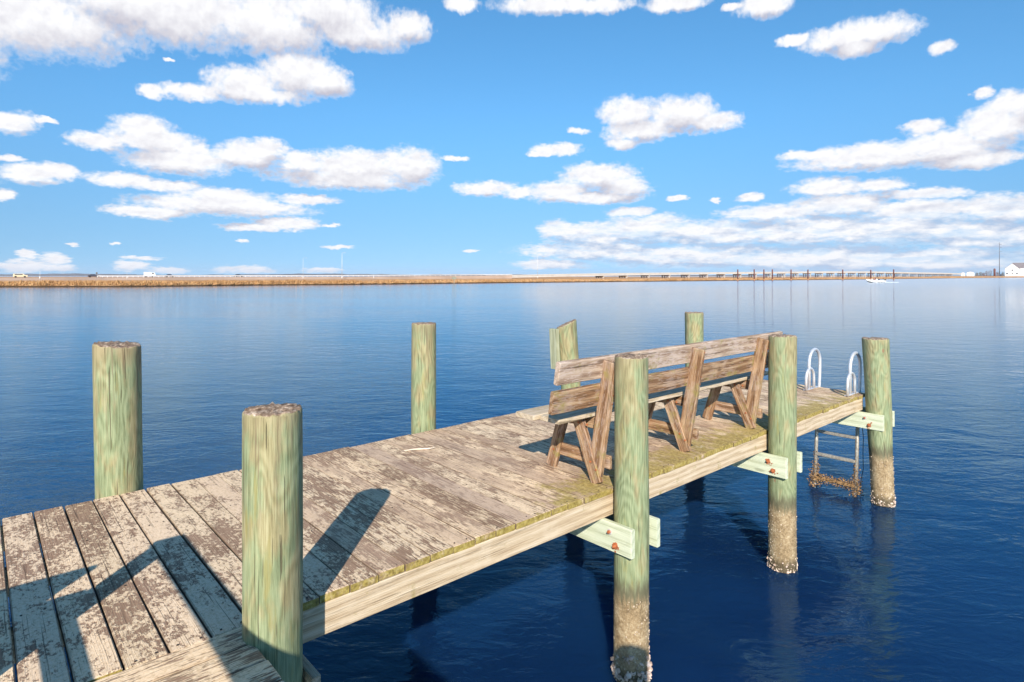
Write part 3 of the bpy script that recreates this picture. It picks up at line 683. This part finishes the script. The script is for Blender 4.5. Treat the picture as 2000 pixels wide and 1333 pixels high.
# guardrail
gr = thing('guardrail', 'long white guardrail along the causeway road beyond the marsh', 'guardrail', far(600, road(600), 2))
mb = MB(); ps = [far(u, road(u) - .4, zroad(u) + .62) for u in range(190, 1001, 30)]
for a, b_ in zip(ps, ps[1:]): mb.board(a, b_, .30, .08, up=tuple(-FW), seg=0, ch=.01, jit=0)
mb.build('rail', M_RAILW, gr)
mb = MB()
for u in range(190, 1001, 10):
    p = far(u, road(u) - .3, zroad(u)); mb.board(p, p + Vector((0, 0, .7)), .18, .18, up=tuple(FW), seg=0, ch=.01, jit=0)
mb.build('post', M_RAILW, gr, kind='stuff')

# bridge
def brk(k): u = (1180 + 87.6 * k) / (1 + .034 * k); return u, 437 * (1 + .034 * k)
def vtop(u):
    pts = [(960, 538.2), (1000, 537.3), (1125, 535.0), (1250, 533.2), (1440, 531.6), (1600, 530.4), (1700, 530.4), (1850, 533.4), (1900, 535.0)]
    for (a, za), (b_, zb_) in zip(pts, pts[1:]):
        if a <= u <= b_: return za + (zb_ - za) * (u - a) / (b_ - a)
    return 537 if u < 1000 else 535.2
def bpt(k, dz=0., across=0.):
    u, y = brk(k); z = HC + (HOR - vtop(u)) * y / FPX
    p = far(u, y, z + dz); return p
bdir = (bpt(5) - bpt(4)); bdir.z = 0; bdir.normalize(); bn_ = Vector((-bdir.y, bdir.x, 0))
if bn_.dot(FW) > 0: bn_ = -bn_            # towards the camera
br = thing('bridge', 'long low white concrete road bridge on square piers beyond the marsh', 'bridge', bpt(3) * 1.0)
ks = [-3.9 + .5 * i for i in range(68)]
def strip(name, d0, d1, z0, z1, mat):
    m = MB(); vs = []
    for k in ks:
        for (d, z) in ((d0, z0), (d0, z1), (d1, z1), (d1, z0)): vs.append(bpt(k, z) - bn_ * d)
    fs = [(i * 4 + j, i * 4 + (j + 1) % 4, (i + 1) * 4 + (j + 1) % 4, (i + 1) * 4 + j) for i in range(len(ks) - 1) for j in range(4)]
    fs += [(0, 1, 2, 3), tuple(len(vs) - 4 + j for j in range(4))]
    m.add(vs, fs, vs); return m.build(name, mat, br)
strip('deck', 0, 9, -1.85, -.72, M_CONC); strip('parapet', -.15, .15, -.72, -.12, M_CONC); strip('parapet', 8.85, 9.1, -.72, -.12, M_CONC)
strip('handrail', .02, .1, -.06, .0, M_GREY)
for k in range(-1, 29):
    if k < 0: continue
    m = MB(); q = bpt(k); zt_ = q.z - 1.85
    a = q - bn_ * .3; b_ = q - bn_ * 8.7
    m.board((a.x, a.y, zt_ - .45), (b_.x, b_.y, zt_ - .45), 1.0, .9, seg=0, ch=.03, jit=0)
    for d in (.9, 3.3, 5.7, 8.1):
        c = q - bn_ * d; m.board((c.x, c.y, -.5), (c.x, c.y, zt_ - .9), .7, .7, up=tuple(bdir), seg=0, ch=.05, jit=0)
    m.build('pier_bent', M_CONC, br)

# marine pilings in front of the bridge
M_RP = flat('rusty_brown_pile', (.15, .045, .03), .8, 0, .35, 1.5)
M_RB = flat('orange_pile_band', (.50, .22, .10), .8, 0, .3, 2)  # orange colour of the band round each mooring pile's foot
MP = [(1441, 549.0, 526.5), (1473, 548.6, 526.5), (1492, 548.5, 526.5), (1508.5, 548.3, 526.5), (1545, 548.0, 526.7), (1578, 547.8, 526.7), (1646, 547.2, 526.7), (1700.8, 546.6, 527.5), (1745.5, 546.6, 526.5)]
lab = ['leftmost brown mooring pile in the row before the bridge', 'second brown mooring pile from the left of the row', 'third brown mooring pile from the left, first of a close pair', 'fourth brown mooring pile from the left, second of a close pair',
       'fifth brown mooring pile from the left, standing apart', 'sixth brown mooring pile from the left in the row', 'brown mooring pile halfway between the row and the motorboat', 'brown mooring pile rising just behind the motorboat', 'rightmost brown mooring pile, just right of the motorboat']
for (u, vb, vt), l in zip(MP, lab):
    y = HC * FPX / (vb - HOR); zt_ = HC + (HOR - vt) * y / FPX; p = far(u, y, 0); r = 2.6 * y / FPX / 2 * .9
    o = thing('mooring_pile', l, 'mooring pile', p, 'brown mooring piles in a row before the bridge')
    m = MB(); m.tube([p + Vector((0, 0, -1)), p + Vector((0, 0, zt_ - .5)), p + Vector((0, 0, zt_ - .15)), p + Vector((0, 0, zt_))], [r, r, r * .9, r * .5], 12); m.build('shaft', M_RP, o)
    m = MB(); m.tube([p + Vector((0, 0, .05)), p + Vector((0, 0, .8))], r * 1.06, 12); m.build('band', M_RB, o)

# tall light poles along the causeway, day mark, utility pole
M_POLE = flat('pale_pole', (.66, .64, .60), .5, .2, .1, 2)
LP = [(668, 495, 543, 1.5, 'tallest white light pole, left of the picture centre'), (592, 505, 542, .9, 'thin white light pole left of the tallest one'), (1050, 500, 545, 1.0, 'white light pole where the bridge begins'),
      (78, 530, 545, 1.2, 'short white pole by the causeway at far left'), (248, 532, 543, .8, 'short white pole left of the white van'), (730, 536, 541, .9, 'low white marker post right of the tallest light pole')]
for u, vt, vb, wd, l in LP:
    y = road(u) - 10; zt_ = HC + (HOR - vt) * y / FPX; p = far(u, y, 1.2); r = wd * y / FPX / 2 * .62
    o = thing('light_pole', l, 'light pole', p, 'white poles along the causeway')
    m = MB(); m.tube([p, p + Vector((0, 0, 1.2))], r * 2.2, 10); m.build('base', M_POLE, o)
    m = MB(); q = Vector((p.x, p.y, zt_)); m.tube([p + Vector((0, 0, 1.2)), q], [r, r * .55], 10); m.build('shaft', M_POLE, o)
    if zt_ > 8:
        m = MB(); m.tube([q, q + RT * .8 + Vector((0, 0, .25)), q + RT * 1.6 + Vector((0, 0, .25))], [r * .5, r * .4, r * .3], 8); m.blob(q + RT * 1.7 + Vector((0, 0, .2)), .28, (1, .6, .4), jag=0, smooth=True); m.build('lamp_arm', M_POLE, o)
y = shoreY(887) - 4; p = far(887, y, 0)
o = thing('day_mark', 'small grey square marker board on a post at the marsh edge', 'marker', p)
m = MB(); m.tube([p + Vector((0, 0, -1)), p + Vector((0, 0, 2.2))], .10, 10); m.build('post', M_GREY, o)
m = MB(); c = p + Vector((0, 0, 1.95)) - FW * .15; m.board(c - RT * .75, c + RT * .75, .9, .06, up=tuple(-FW), seg=0, ch=.01, jit=0); m.build('board', flat('grey_marker_board', (.20, .19, .14), .8, 0, .3, 3), o)
y = 960; p = far(1952, y, 2); zt_ = HC + (HOR - 474) * y / FPX
M_UP = flat('dark_pole', (.10, .09, .085), .8, 0, .2, 1)
o = thing('utility_pole', 'tall dark utility pole with short crossarms beside the white house', 'utility pole', p)
m = MB(); m.tube([p, Vector((p.x, p.y, zt_))], [.55, .25], 10); m.build('shaft', M_UP, o)
for v in (478, 484, 492):
    c = far(1952, y, HC + (HOR - v) * y / FPX); m = MB(); m.board(c - RT * .4, c + RT * 3.0, .35, .35, seg=0, ch=.02, jit=0); m.blob(c + RT * 2.9 + Vector((0, 0, .3)), .3, jag=0); m.build('crossarm', M_UP, o)
m = MB(); c = far(1953.5, y - 3, 2); m.board(c, c + Vector((0, 0, 3.6)), 3.0, 1.6, up=tuple(-FW), seg=0, ch=.1, jit=0); tag(m.build('utility_cabinet', M_RAILW, origin=c), 'small white cabinet at the foot of the tall utility pole', 'cabinet')

# right bank: house, sheds, shrubs
M_WH = flat('white_house_paint', (.74, .71, .68), .7, 0, .06, .4); M_RF = flat('grey_shingle', (.19, .16, .16), .9, 0, .25, .8); M_WIN = flat('dark_window', (.05, .06, .08), .15, 0, .3, 1); M_RF2 = flat('dark_roof_edge', (.06, .06, .065), .8)
def square_to(a, u1):
    "point at bearing u1 such that the line from a to it is square to the line of sight at a"
    h = Vector((a.x, a.y, 0)); r = far(u1, 1.0, 0); b_ = r * (h.dot(h) / h.dot(r)); b_.z = a.z; return b_
def house(name, label, u0, u1, y, z0, ze, zr, wins, depth=14, over=.6):
    a = far(u0, y, z0); b_ = square_to(a, u1); d = (b_ - a).normalized(); w = (b_ - a).length; nb = Vector((-d.y, d.x, 0))
    if nb.dot(FW) < 0: nb = -nb
    o = thing(name, label, 'house' if 'house' in name else 'shed', a)
    H = ze - z0; Hr = zr - z0
    vs = [a, b_, b_ + nb * depth, a + nb * depth]; vs += [v + Vector((0, 0, H)) for v in vs]
    vs += [a + d * w / 2 + Vector((0, 0, Hr)), a + d * w / 2 + nb * depth + Vector((0, 0, Hr))]
    fs = [(0, 1, 5, 8, 4), (1, 2, 6, 5), (2, 3, 7, 9, 6), (3, 0, 4, 7)]
    m = MB(); m.add(vs, fs, vs); m.build('wall', M_WH, o)
    m = MB()
    for sgn, e in ((-1, a), (1, b_)):
        ev = e + Vector((0, 0, H)); rv = a + d * w / 2 + Vector((0, 0, Hr)); sl = (ev - rv).normalized()
        p0 = rv + Vector((0, 0, .12)); p1 = ev + sl * over + Vector((0, 0, .12)); q = nb * (depth + over); f_ = -nb * over
        up = Vector((0, 0, .22)); vv = [p0 + f_, p1 + f_, p1 + q, p0 + q]; vv += [v + up for v in vv]
        m.add(vv, [(0, 1, 2, 3), (4, 5, 6, 7), (0, 1, 5, 4), (1, 2, 6, 5), (2, 3, 7, 6), (3, 0, 4, 7)], vv)
    m.build('roof', M_RF, o)
    for (fx, zz, ww, hh) in wins:
        c = a + d * w * fx - nb * .06 + Vector((0, 0, zz))
        m = MB(); m.board(c - d * ww / 2, c + d * ww / 2, hh, .1, up=tuple(-nb), seg=0, ch=.01, jit=0); wo_ = m.build('window', M_WIN, o)
        m = MB(); c2 = c - Vector((0, 0, hh / 2 + .12)); m.board(c2 - d * (ww / 2 + .2), c2 + d * (ww / 2 + .2), .2, .22, up=tuple(-nb), seg=0, ch=.01, jit=0); m.build('sill', M_WH, wo_)
    return o, d, nb
yz = lambda v, y: HC + (HOR - v) * y / FPX
hs_, hd, hn = house('beach_house', 'large white gabled house behind the marsh at the right edge', 1963, 1992, 940, 2, yz(525.5, 940), yz(515, 940), [(.14, 4, 2.6, 2), (.5, 3.8, 2, 1.6), (.80, 4, 2.5, 1.8), (.5, 9.2, 2, 2)], depth=20)
a = far(1979, 946, 2); L_ = 46.; H_ = yz(523.5, 946) - 2; Hr_ = yz(514, 946) - 2; W_ = 16.
q8 = [a, a + hd * L_, a + hd * L_ + hn * W_, a + hn * W_]; q8 += [v + Vector((0, 0, H_)) for v in q8]
m = MB(); m.add(q8 + [a + hn * W_ / 2 + Vector((0, 0, Hr_)), a + hd * L_ + hn * W_ / 2 + Vector((0, 0, Hr_))], [(0, 1, 5, 4), (1, 2, 6, 9, 5), (2, 3, 7, 6), (3, 0, 4, 8, 7)], q8 + q8[:2]); m.build('wall', M_WH, hs_)
m = MB()
for e in (-1, 1):
    r0 = a - hd * .5 + hn * W_ / 2 + Vector((0, 0, Hr_ + .1)); ev = a - hd * .5 + hn * (W_ / 2 + e * (W_ / 2 + .8)) + Vector((0, 0, H_ - .5))
    vv = [r0, r0 + hd * (L_ + 1), ev + hd * (L_ + 1), ev]; vv += [v + Vector((0, 0, .25)) for v in vv]
    m.add(vv, [(0, 1, 2, 3), (4, 5, 6, 7), (0, 1, 5, 4), (1, 2, 6, 5), (2, 3, 7, 6), (3, 0, 4, 7)], vv)
m.build('roof', M_RF, hs_)
house('shed', 'low white shed left of the brown shrubs on the right bank', 1877, 1885, 930, 1.5, yz(533.8, 930), yz(532.5, 930), [(.5, 2, 1.2, 1)], 8, .2)
house('shed', 'pale cream shed nearest the brown shrubs on the right bank', 1888, 1903, 925, 1.5, yz(533.2, 925), yz(531, 925), [(.3, 2.2, 1.4, 1), (.7, 2.2, 1.4, 1)], 8, .2)
# right-bank ground
mb = MB(); vs = []
for i in range(40):
    u = 1820 + 30 * i; y0 = max(shoreY(min(u, 2690)) * 1.0, 500)
    for d, z in ((5, .6), (30, 1.7), (60, 2.1), (700, 2.4)): vs.append(far(u, y0 + d, z + .2 * mnoise.noise(Vector((u * .05, d, 0)))))
fs = [(i * 4 + j, i * 4 + j + 1, (i + 1) * 4 + j + 1, (i + 1) * 4 + j)[::-1] for i in range(39) for j in range(3)]
mb.add(vs, fs, vs); o = mb.build('right_bank', M_MARSH); o['kind'] = 'structure'
M_SHR = {'a': flat('olive_shrub', (.13, .085, .03), .9, 0, .4, 2), 'b': flat('bare_twiggy_shrub', (.20, .12, .10), .9, 0, .4, 2)}
SHR = [(1908, 532.5, 5, 'a', 'low olive shrub nearest the pale cream shed'), (1915, 531, 6, 'a', 'olive shrub, second from the pale cream shed'), (1921, 532, 5, 'b', 'small brown shrub between the olive and the bare ones'),
       (1927, 528.5, 6, 'b', 'bare brown shrub left of the dark upright tank'), (1934, 526.5, 7, 'b', 'tallest bare brown shrub just left of the dark upright tank'), (1948, 531, 5, 'b', 'brown shrub between dark tank and utility pole'), (1959, 531.5, 5, 'a', 'dark shrub between utility pole and the white house')]
rs = random.Random(5)
for u, vt, wd, kd, l in SHR:
    y = 905; z0 = 1.9; zt_ = yz(vt, y); p = far(u, y, z0); W = wd * y / FPX
    o = thing('shrub', l, 'shrub', p, 'shrubs on the right bank')
    m = MB()
    for i in range(5):
        q = p + RT * rs.uniform(-W * .5, W * .5) + Vector((0, 0, (zt_ - z0) * .7)); m.tube([p, (p + q) / 2 + RT * .2, q], [.12, .08, .04], 6)
    m.build('stems', M_UP, o)
    m = MB()
    for i in range(420):
        a = rs.uniform(0, 6.28); rr = rs.random() ** .5; hh = rs.random()
        c = p + RT * math.cos(a) * rr * W * .62 * (1.1 - .5 * hh) + FW * math.sin(a) * rr * W * .5 + Vector((0, 0, .2 + (zt_ - z0) * hh * (1 - .25 * rr)))
        sz = rs.uniform(.12, .30); n_ = Vector((rs.gauss(0, 1), rs.gauss(0, 1), rs.gauss(0, 1))).normalized(); t_ = n_.orthogonal().normalized() * sz; b2_ = n_.cross(t_)
        m.add([c - t_, c + b2_, c + t_, c - b2_], [(0, 1, 2, 3)], [(0, 0, 0)] * 4, rs.random())
    m.build('foliage', M_SHR[kd], o)
p = far(1942.5, 900, 2.0); m = MB(); m.tube([p, p + Vector((0, 0, yz(525.5, 900) - 2.4)), p + Vector((0, 0, yz(525, 900) - 2))], [1.3, 1.3, .9], 16)
for k in range(3): m.tube([p + Vector((0, 0, 1 + 2.4 * k)), p + Vector((0, 0, 1.25 + 2.4 * k))], 1.38, 16)
tag(m.build('storage_tank', M_RP, origin=p), 'dark brown upright tank among the bare shrubs', 'tank')

# vehicles on the causeway
M_TY = flat('tyre_rubber', (.02, .02, .02), .9)
def vehicle(name, cat, label, u, col, L=4.8, H=1.75, style='van'):
    m_ = flat(name + '_paint', col, .35, 0, .05, 1, .5); y = road(u) + 2.2; base = far(u, y, zroad(u) + .02)
    rd = (far(u + 30, road(u + 30), 0) - far(u - 30, road(u - 30), 0)); rd.z = 0; rd.normalize(); sd = Vector((-rd.y, rd.x, 0))
    o = thing(name, label, cat, base)
    def P3(x, s_, z): return base + rd * x + sd * s_ + Vector((0, 0, z))
    if style == 'van': prof = [(-L/2, .35), (L/2, .35), (L/2, .95), (L/2 - .9, 1.1), (L/2 - 1.5, H), (-L/2 + .05, H), (-L/2, 1.0)]
    elif style == 'truck': prof = [(-L/2, .5), (L/2, .5), (L/2, 1.4), (L/2 - .3, 2.1), (L/2 - 1.7, 2.1), (L/2 - 1.75, H), (-L/2, H)]
    else: prof = [(-L/2, .3), (L/2, .3), (L/2, .75), (L/2 - 1.1, .9), (L/2 - 1.8, H), (-L/2 + 1.2, H), (-L/2 + .4, .95), (-L/2, .85)]
    n = len(prof); vs = [P3(x, -.9, z) for x, z in prof] + [P3(x, .9, z) for x, z in prof]
    fs = [tuple(range(n)), tuple(reversed(range(n, 2 * n)))] + [(i, i + n, (i + 1) % n + n, (i + 1) % n) for i in range(n)]
    m = MB(); m.add(vs, fs, vs); m.build('body', m_, o)
    for x in (-L / 2 + .8, L / 2 - .9):
        for s_ in (-.86, .86):
            m = MB(); m.tube([P3(x, s_ - .12, .33), P3(x, s_ + .12, .33)], .36, 14, smooth=False); m.build('wheel', M_TY, o)
    m = MB(); zs = (1.1, H - .15) if style != 'truck' else (1.35, 1.95); x0, x1 = ((-L/2 + .5, L/2 - 1.5) if style == 'van' else (L/2 - 1.4, L/2 - .5) if style == 'truck' else (-L/2 + 1.25, L/2 - 1.75))
    if style == 'truck': zs = (1.35, 1.9)
    for s_ in (-.92, .92):
        v = [P3(x0, s_, zs[0]), P3(x1, s_, zs[0]), P3(x1 - .15, s_, zs[1]), P3(x0 + .1, s_, zs[1])]; v += [q + sd * (.02 if s_ > 0 else -.02) for q in v]
        m = MB(); m.add(v, [(0, 1, 2, 3), (4, 5, 6, 7), (0, 1, 5, 4), (2, 3, 7, 6)], v); m.build('window', M_WIN, o)
vehicle('box_truck', 'truck', 'white box truck driving on the causeway road', 292, (.78, .76, .73), 4.4, 2.3, 'truck')
vehicle('pickup_truck', 'truck', 'cream coloured vehicle at the far left of the causeway', 40, (.62, .52, .34), 4.6, 1.6, 'van')
vehicle('parked_car', 'car', 'small dark car on the causeway right of the leftmost pole', 183, (.05, .05, .07), 4.2, 1.4, 'car')
vehicle('parked_car', 'car', 'small dark car on the causeway right of the white truck', 332, (.04, .05, .09), 4.2, 1.4, 'car')
vehicle('parked_car', 'car', 'dark car on the causeway left of the picture centre', 466, (.05, .05, .07), 4.2, 1.4, 'car')
p = far(189, road(189) - 6, 1.6); o = thing('road_sign', 'small dark round sign beside the causeway at far left', 'road sign', p)
m = MB(); m.tube([p, p + Vector((0, 0, 2.2))], .06, 8); m.build('post', M_UP, o)
m = MB(); c = p + Vector((0, 0, 2.2)); m.tube([c - FW * .05, c + FW * .05], .38, 16, smooth=False); m.build('sign_plate', M_UP, o)

# ------------------------------------------------------------------ motorboat with three people aboard
M_HULL = flat('white_gelcoat', (.82, .80, .74), .25, 0, .04, 1, .5); M_HB = flat('dark_hull_bottom', (.03, .035, .05), .4)
by = HC * FPX / (552.3 - HOR); bp = far(1710, by, 0)
boat = thing('motorboat', 'small white open motorboat under way with passengers before the bridge', 'boat', bp)
fx, sx = -RT, FW          # bow to the left
def B3(x, s_, z): return bp + fx * x + sx * s_ + Vector((0, 0, z))
L = 3.6
st_ = [(-L, .95, .75, .0), (-L * .5, 1.1, .78, .0), (0, 1.15, .85, .0), (L * .45, 1.0, 1.0, .06), (L * .8, .55, 1.2, .35), (L * 1.02, .05, 1.35, .85)]
vs = []
for x, w, zt_, zk in st_:
    vs += [B3(x, -w, zt_), B3(x, -w * .86, .25 + zk * .8), B3(x, 0, -.15 + zk), B3(x, w * .86, .25 + zk * .8), B3(x, w, zt_), B3(x, w * .85, zt_ - .02), B3(x, 0, max(.35, zt_ - .5)), B3(x, -w * .85, zt_ - .02)]
fs = [(i * 8 + j, i * 8 + (j + 1) % 8, (i + 1) * 8 + (j + 1) % 8, (i + 1) * 8 + j) for i in range(5) for j in range(8)] + [tuple(range(8)), tuple(40 + j for j in range(8))]
m = MB(); m.add(vs, fs, vs)
m.mi = [1 if (j in (1, 2) and i >= 3) else 0 for i in range(5) for j in range(8)] + [0, 0]
m.build('hull', [M_HULL, M_HB], boat)
m = MB(); m.board(B3(-.25, 0, .5), B3(-.25, 0, 1.45), .8, .5, up=tuple(fx), seg=0, ch=.05, jit=0); m.build('console', M_HULL, boat)
m = MB(); m.board(B3(.02, 0, 1.4), B3(-.12, 0, 1.8), .8, .03, up=tuple(fx), seg=0, ch=.01, jit=0); m.build('windscreen', M_WIN, boat)
m = MB(); m.board(B3(-1.5, -.6, .78), B3(-1.5, .6, .78), .5, .3, seg=0, ch=.04, jit=0); m.build('seat', M_HULL, boat)
m = MB(); m.board(B3(-L - .25, 0, .1), B3(-L - .25, 0, .9), .35, .3, up=tuple(fx), seg=0, ch=.04, jit=0); m.blob(B3(-L - .25, 0, 1.15), .38, (1, .8, .9), jag=0, smooth=True, sub=2); m.build('outboard_motor', flat('dark_motor', (.10, .07, .06), .4), boat)
def person(label, x, s_, z, shirt, skin=(.45, .26, .18)):
    base = B3(x, s_, z)
    m = MB(); up = Vector((0, 0, 1))
    # one continuous seated body: legs, hips, torso, neck, head
    m.tube([base + up * .0, base + up * .12, base + up * .32, base + up * .50, base + up * .56, base + up * .61, base + up * .70, base + up * .80, base + up * .86],
           [.15, .19, .17, .21, .10, .06, .095, .09, .03], 14)
    for sd in (-1, 1):
        sh = base + up * .50 + sx * .20 * sd
        m.tube([sh, sh - up * .25 + fx * .05, sh - up * .33 + fx * .28], [.065, .05, .035], 8)
        hp = base + up * .06 + sx * .1 * sd
        m.tube([hp, hp + fx * .42 + up * .04, hp + fx * .46 - up * .40], [.10, .08, .05], 8)
    pm, g, b = material('passenger'); zc_ = g.xyz(g.n('ShaderNodeTexCoord').outputs['Object'])[2]
    col = g.mix(g.ss(zc_, .55, .57), shirt, skin); col = g.mix(g.ss(zc_, .77, .79), col, (.05, .03, .02)); finish(g, b, col, .8)
    tag(m.build('person', pm, origin=base), label, 'person', 'passengers in the motorboat')
person('person in a white top seated at the bow end of the motorboat', 1.3, .1, .95, (.6, .55, .5))
person('person in red standing place amidships beside the motorboat console', .45, -.3, .95, (.40, .10, .07))
person('person in dark clothes seated at the stern of the motorboat', -1.5, .0, .93, (.05, .05, .08))
m, g, b = material('white_foam'); finish(g, b, (.75, .80, .84), .6, g.noise(g.n('ShaderNodeTexCoord').outputs['Object'], 6, 4), .8, .05)
mb = MB(); rs = random.Random(2)
for i in range(260):
    x = -L - .5 - rs.random() ** 1.3 * 4.5; w = .5 + .10 * abs(x + L); c = B3(x, rs.uniform(-w, w), .02)
    mb.blob(c, rs.uniform(.10, .28), (1.6, 1, .45), jag=.3)
for i in range(60): mb.blob(B3(rs.uniform(-L, L * .5), rs.choice((-1, 1)) * rs.uniform(1.0, 1.35), .02), rs.uniform(.06, .16), (1.6, 1, .6), jag=.3)
o = mb.build('wake_foam', m); o['kind'] = 'stuff'; o['label'] = 'white foam trailing behind the motorboat'; o['category'] = 'wake'

# ------------------------------------------------------------------ haze
mb = MB(); h0 = 7800
vs = [(x, y, z) for z in (-3.5, 75) for x, y in ((-h0, -h0), (h0, -h0), (h0, h0), (-h0, h0))]
mb.add(vs, [(3, 2, 1, 0), (4, 5, 6, 7), (0, 1, 5, 4), (1, 2, 6, 5), (2, 3, 7, 6), (3, 0, 4, 7)], vs)
hm = bpy.data.materials.new('haze_air'); hm.use_nodes = True; nt = hm.node_tree; nt.nodes.clear()
ho = nt.nodes.new('ShaderNodeOutputMaterial'); hv = nt.nodes.new('ShaderNodeVolumePrincipled'); nt.links.new(hv.outputs[0], ho.inputs['Volume'])
hv.inputs['Color'].default_value = (.74, .80, .95, 1); hv.inputs['Density'].default_value = 0.00007; hv.inputs['Anisotropy'].default_value = 0.
o = mb.build('haze', hm); o['kind'] = 'stuff'; o['label'] = 'thin bluish haze over the bay'; o['category'] = 'haze'
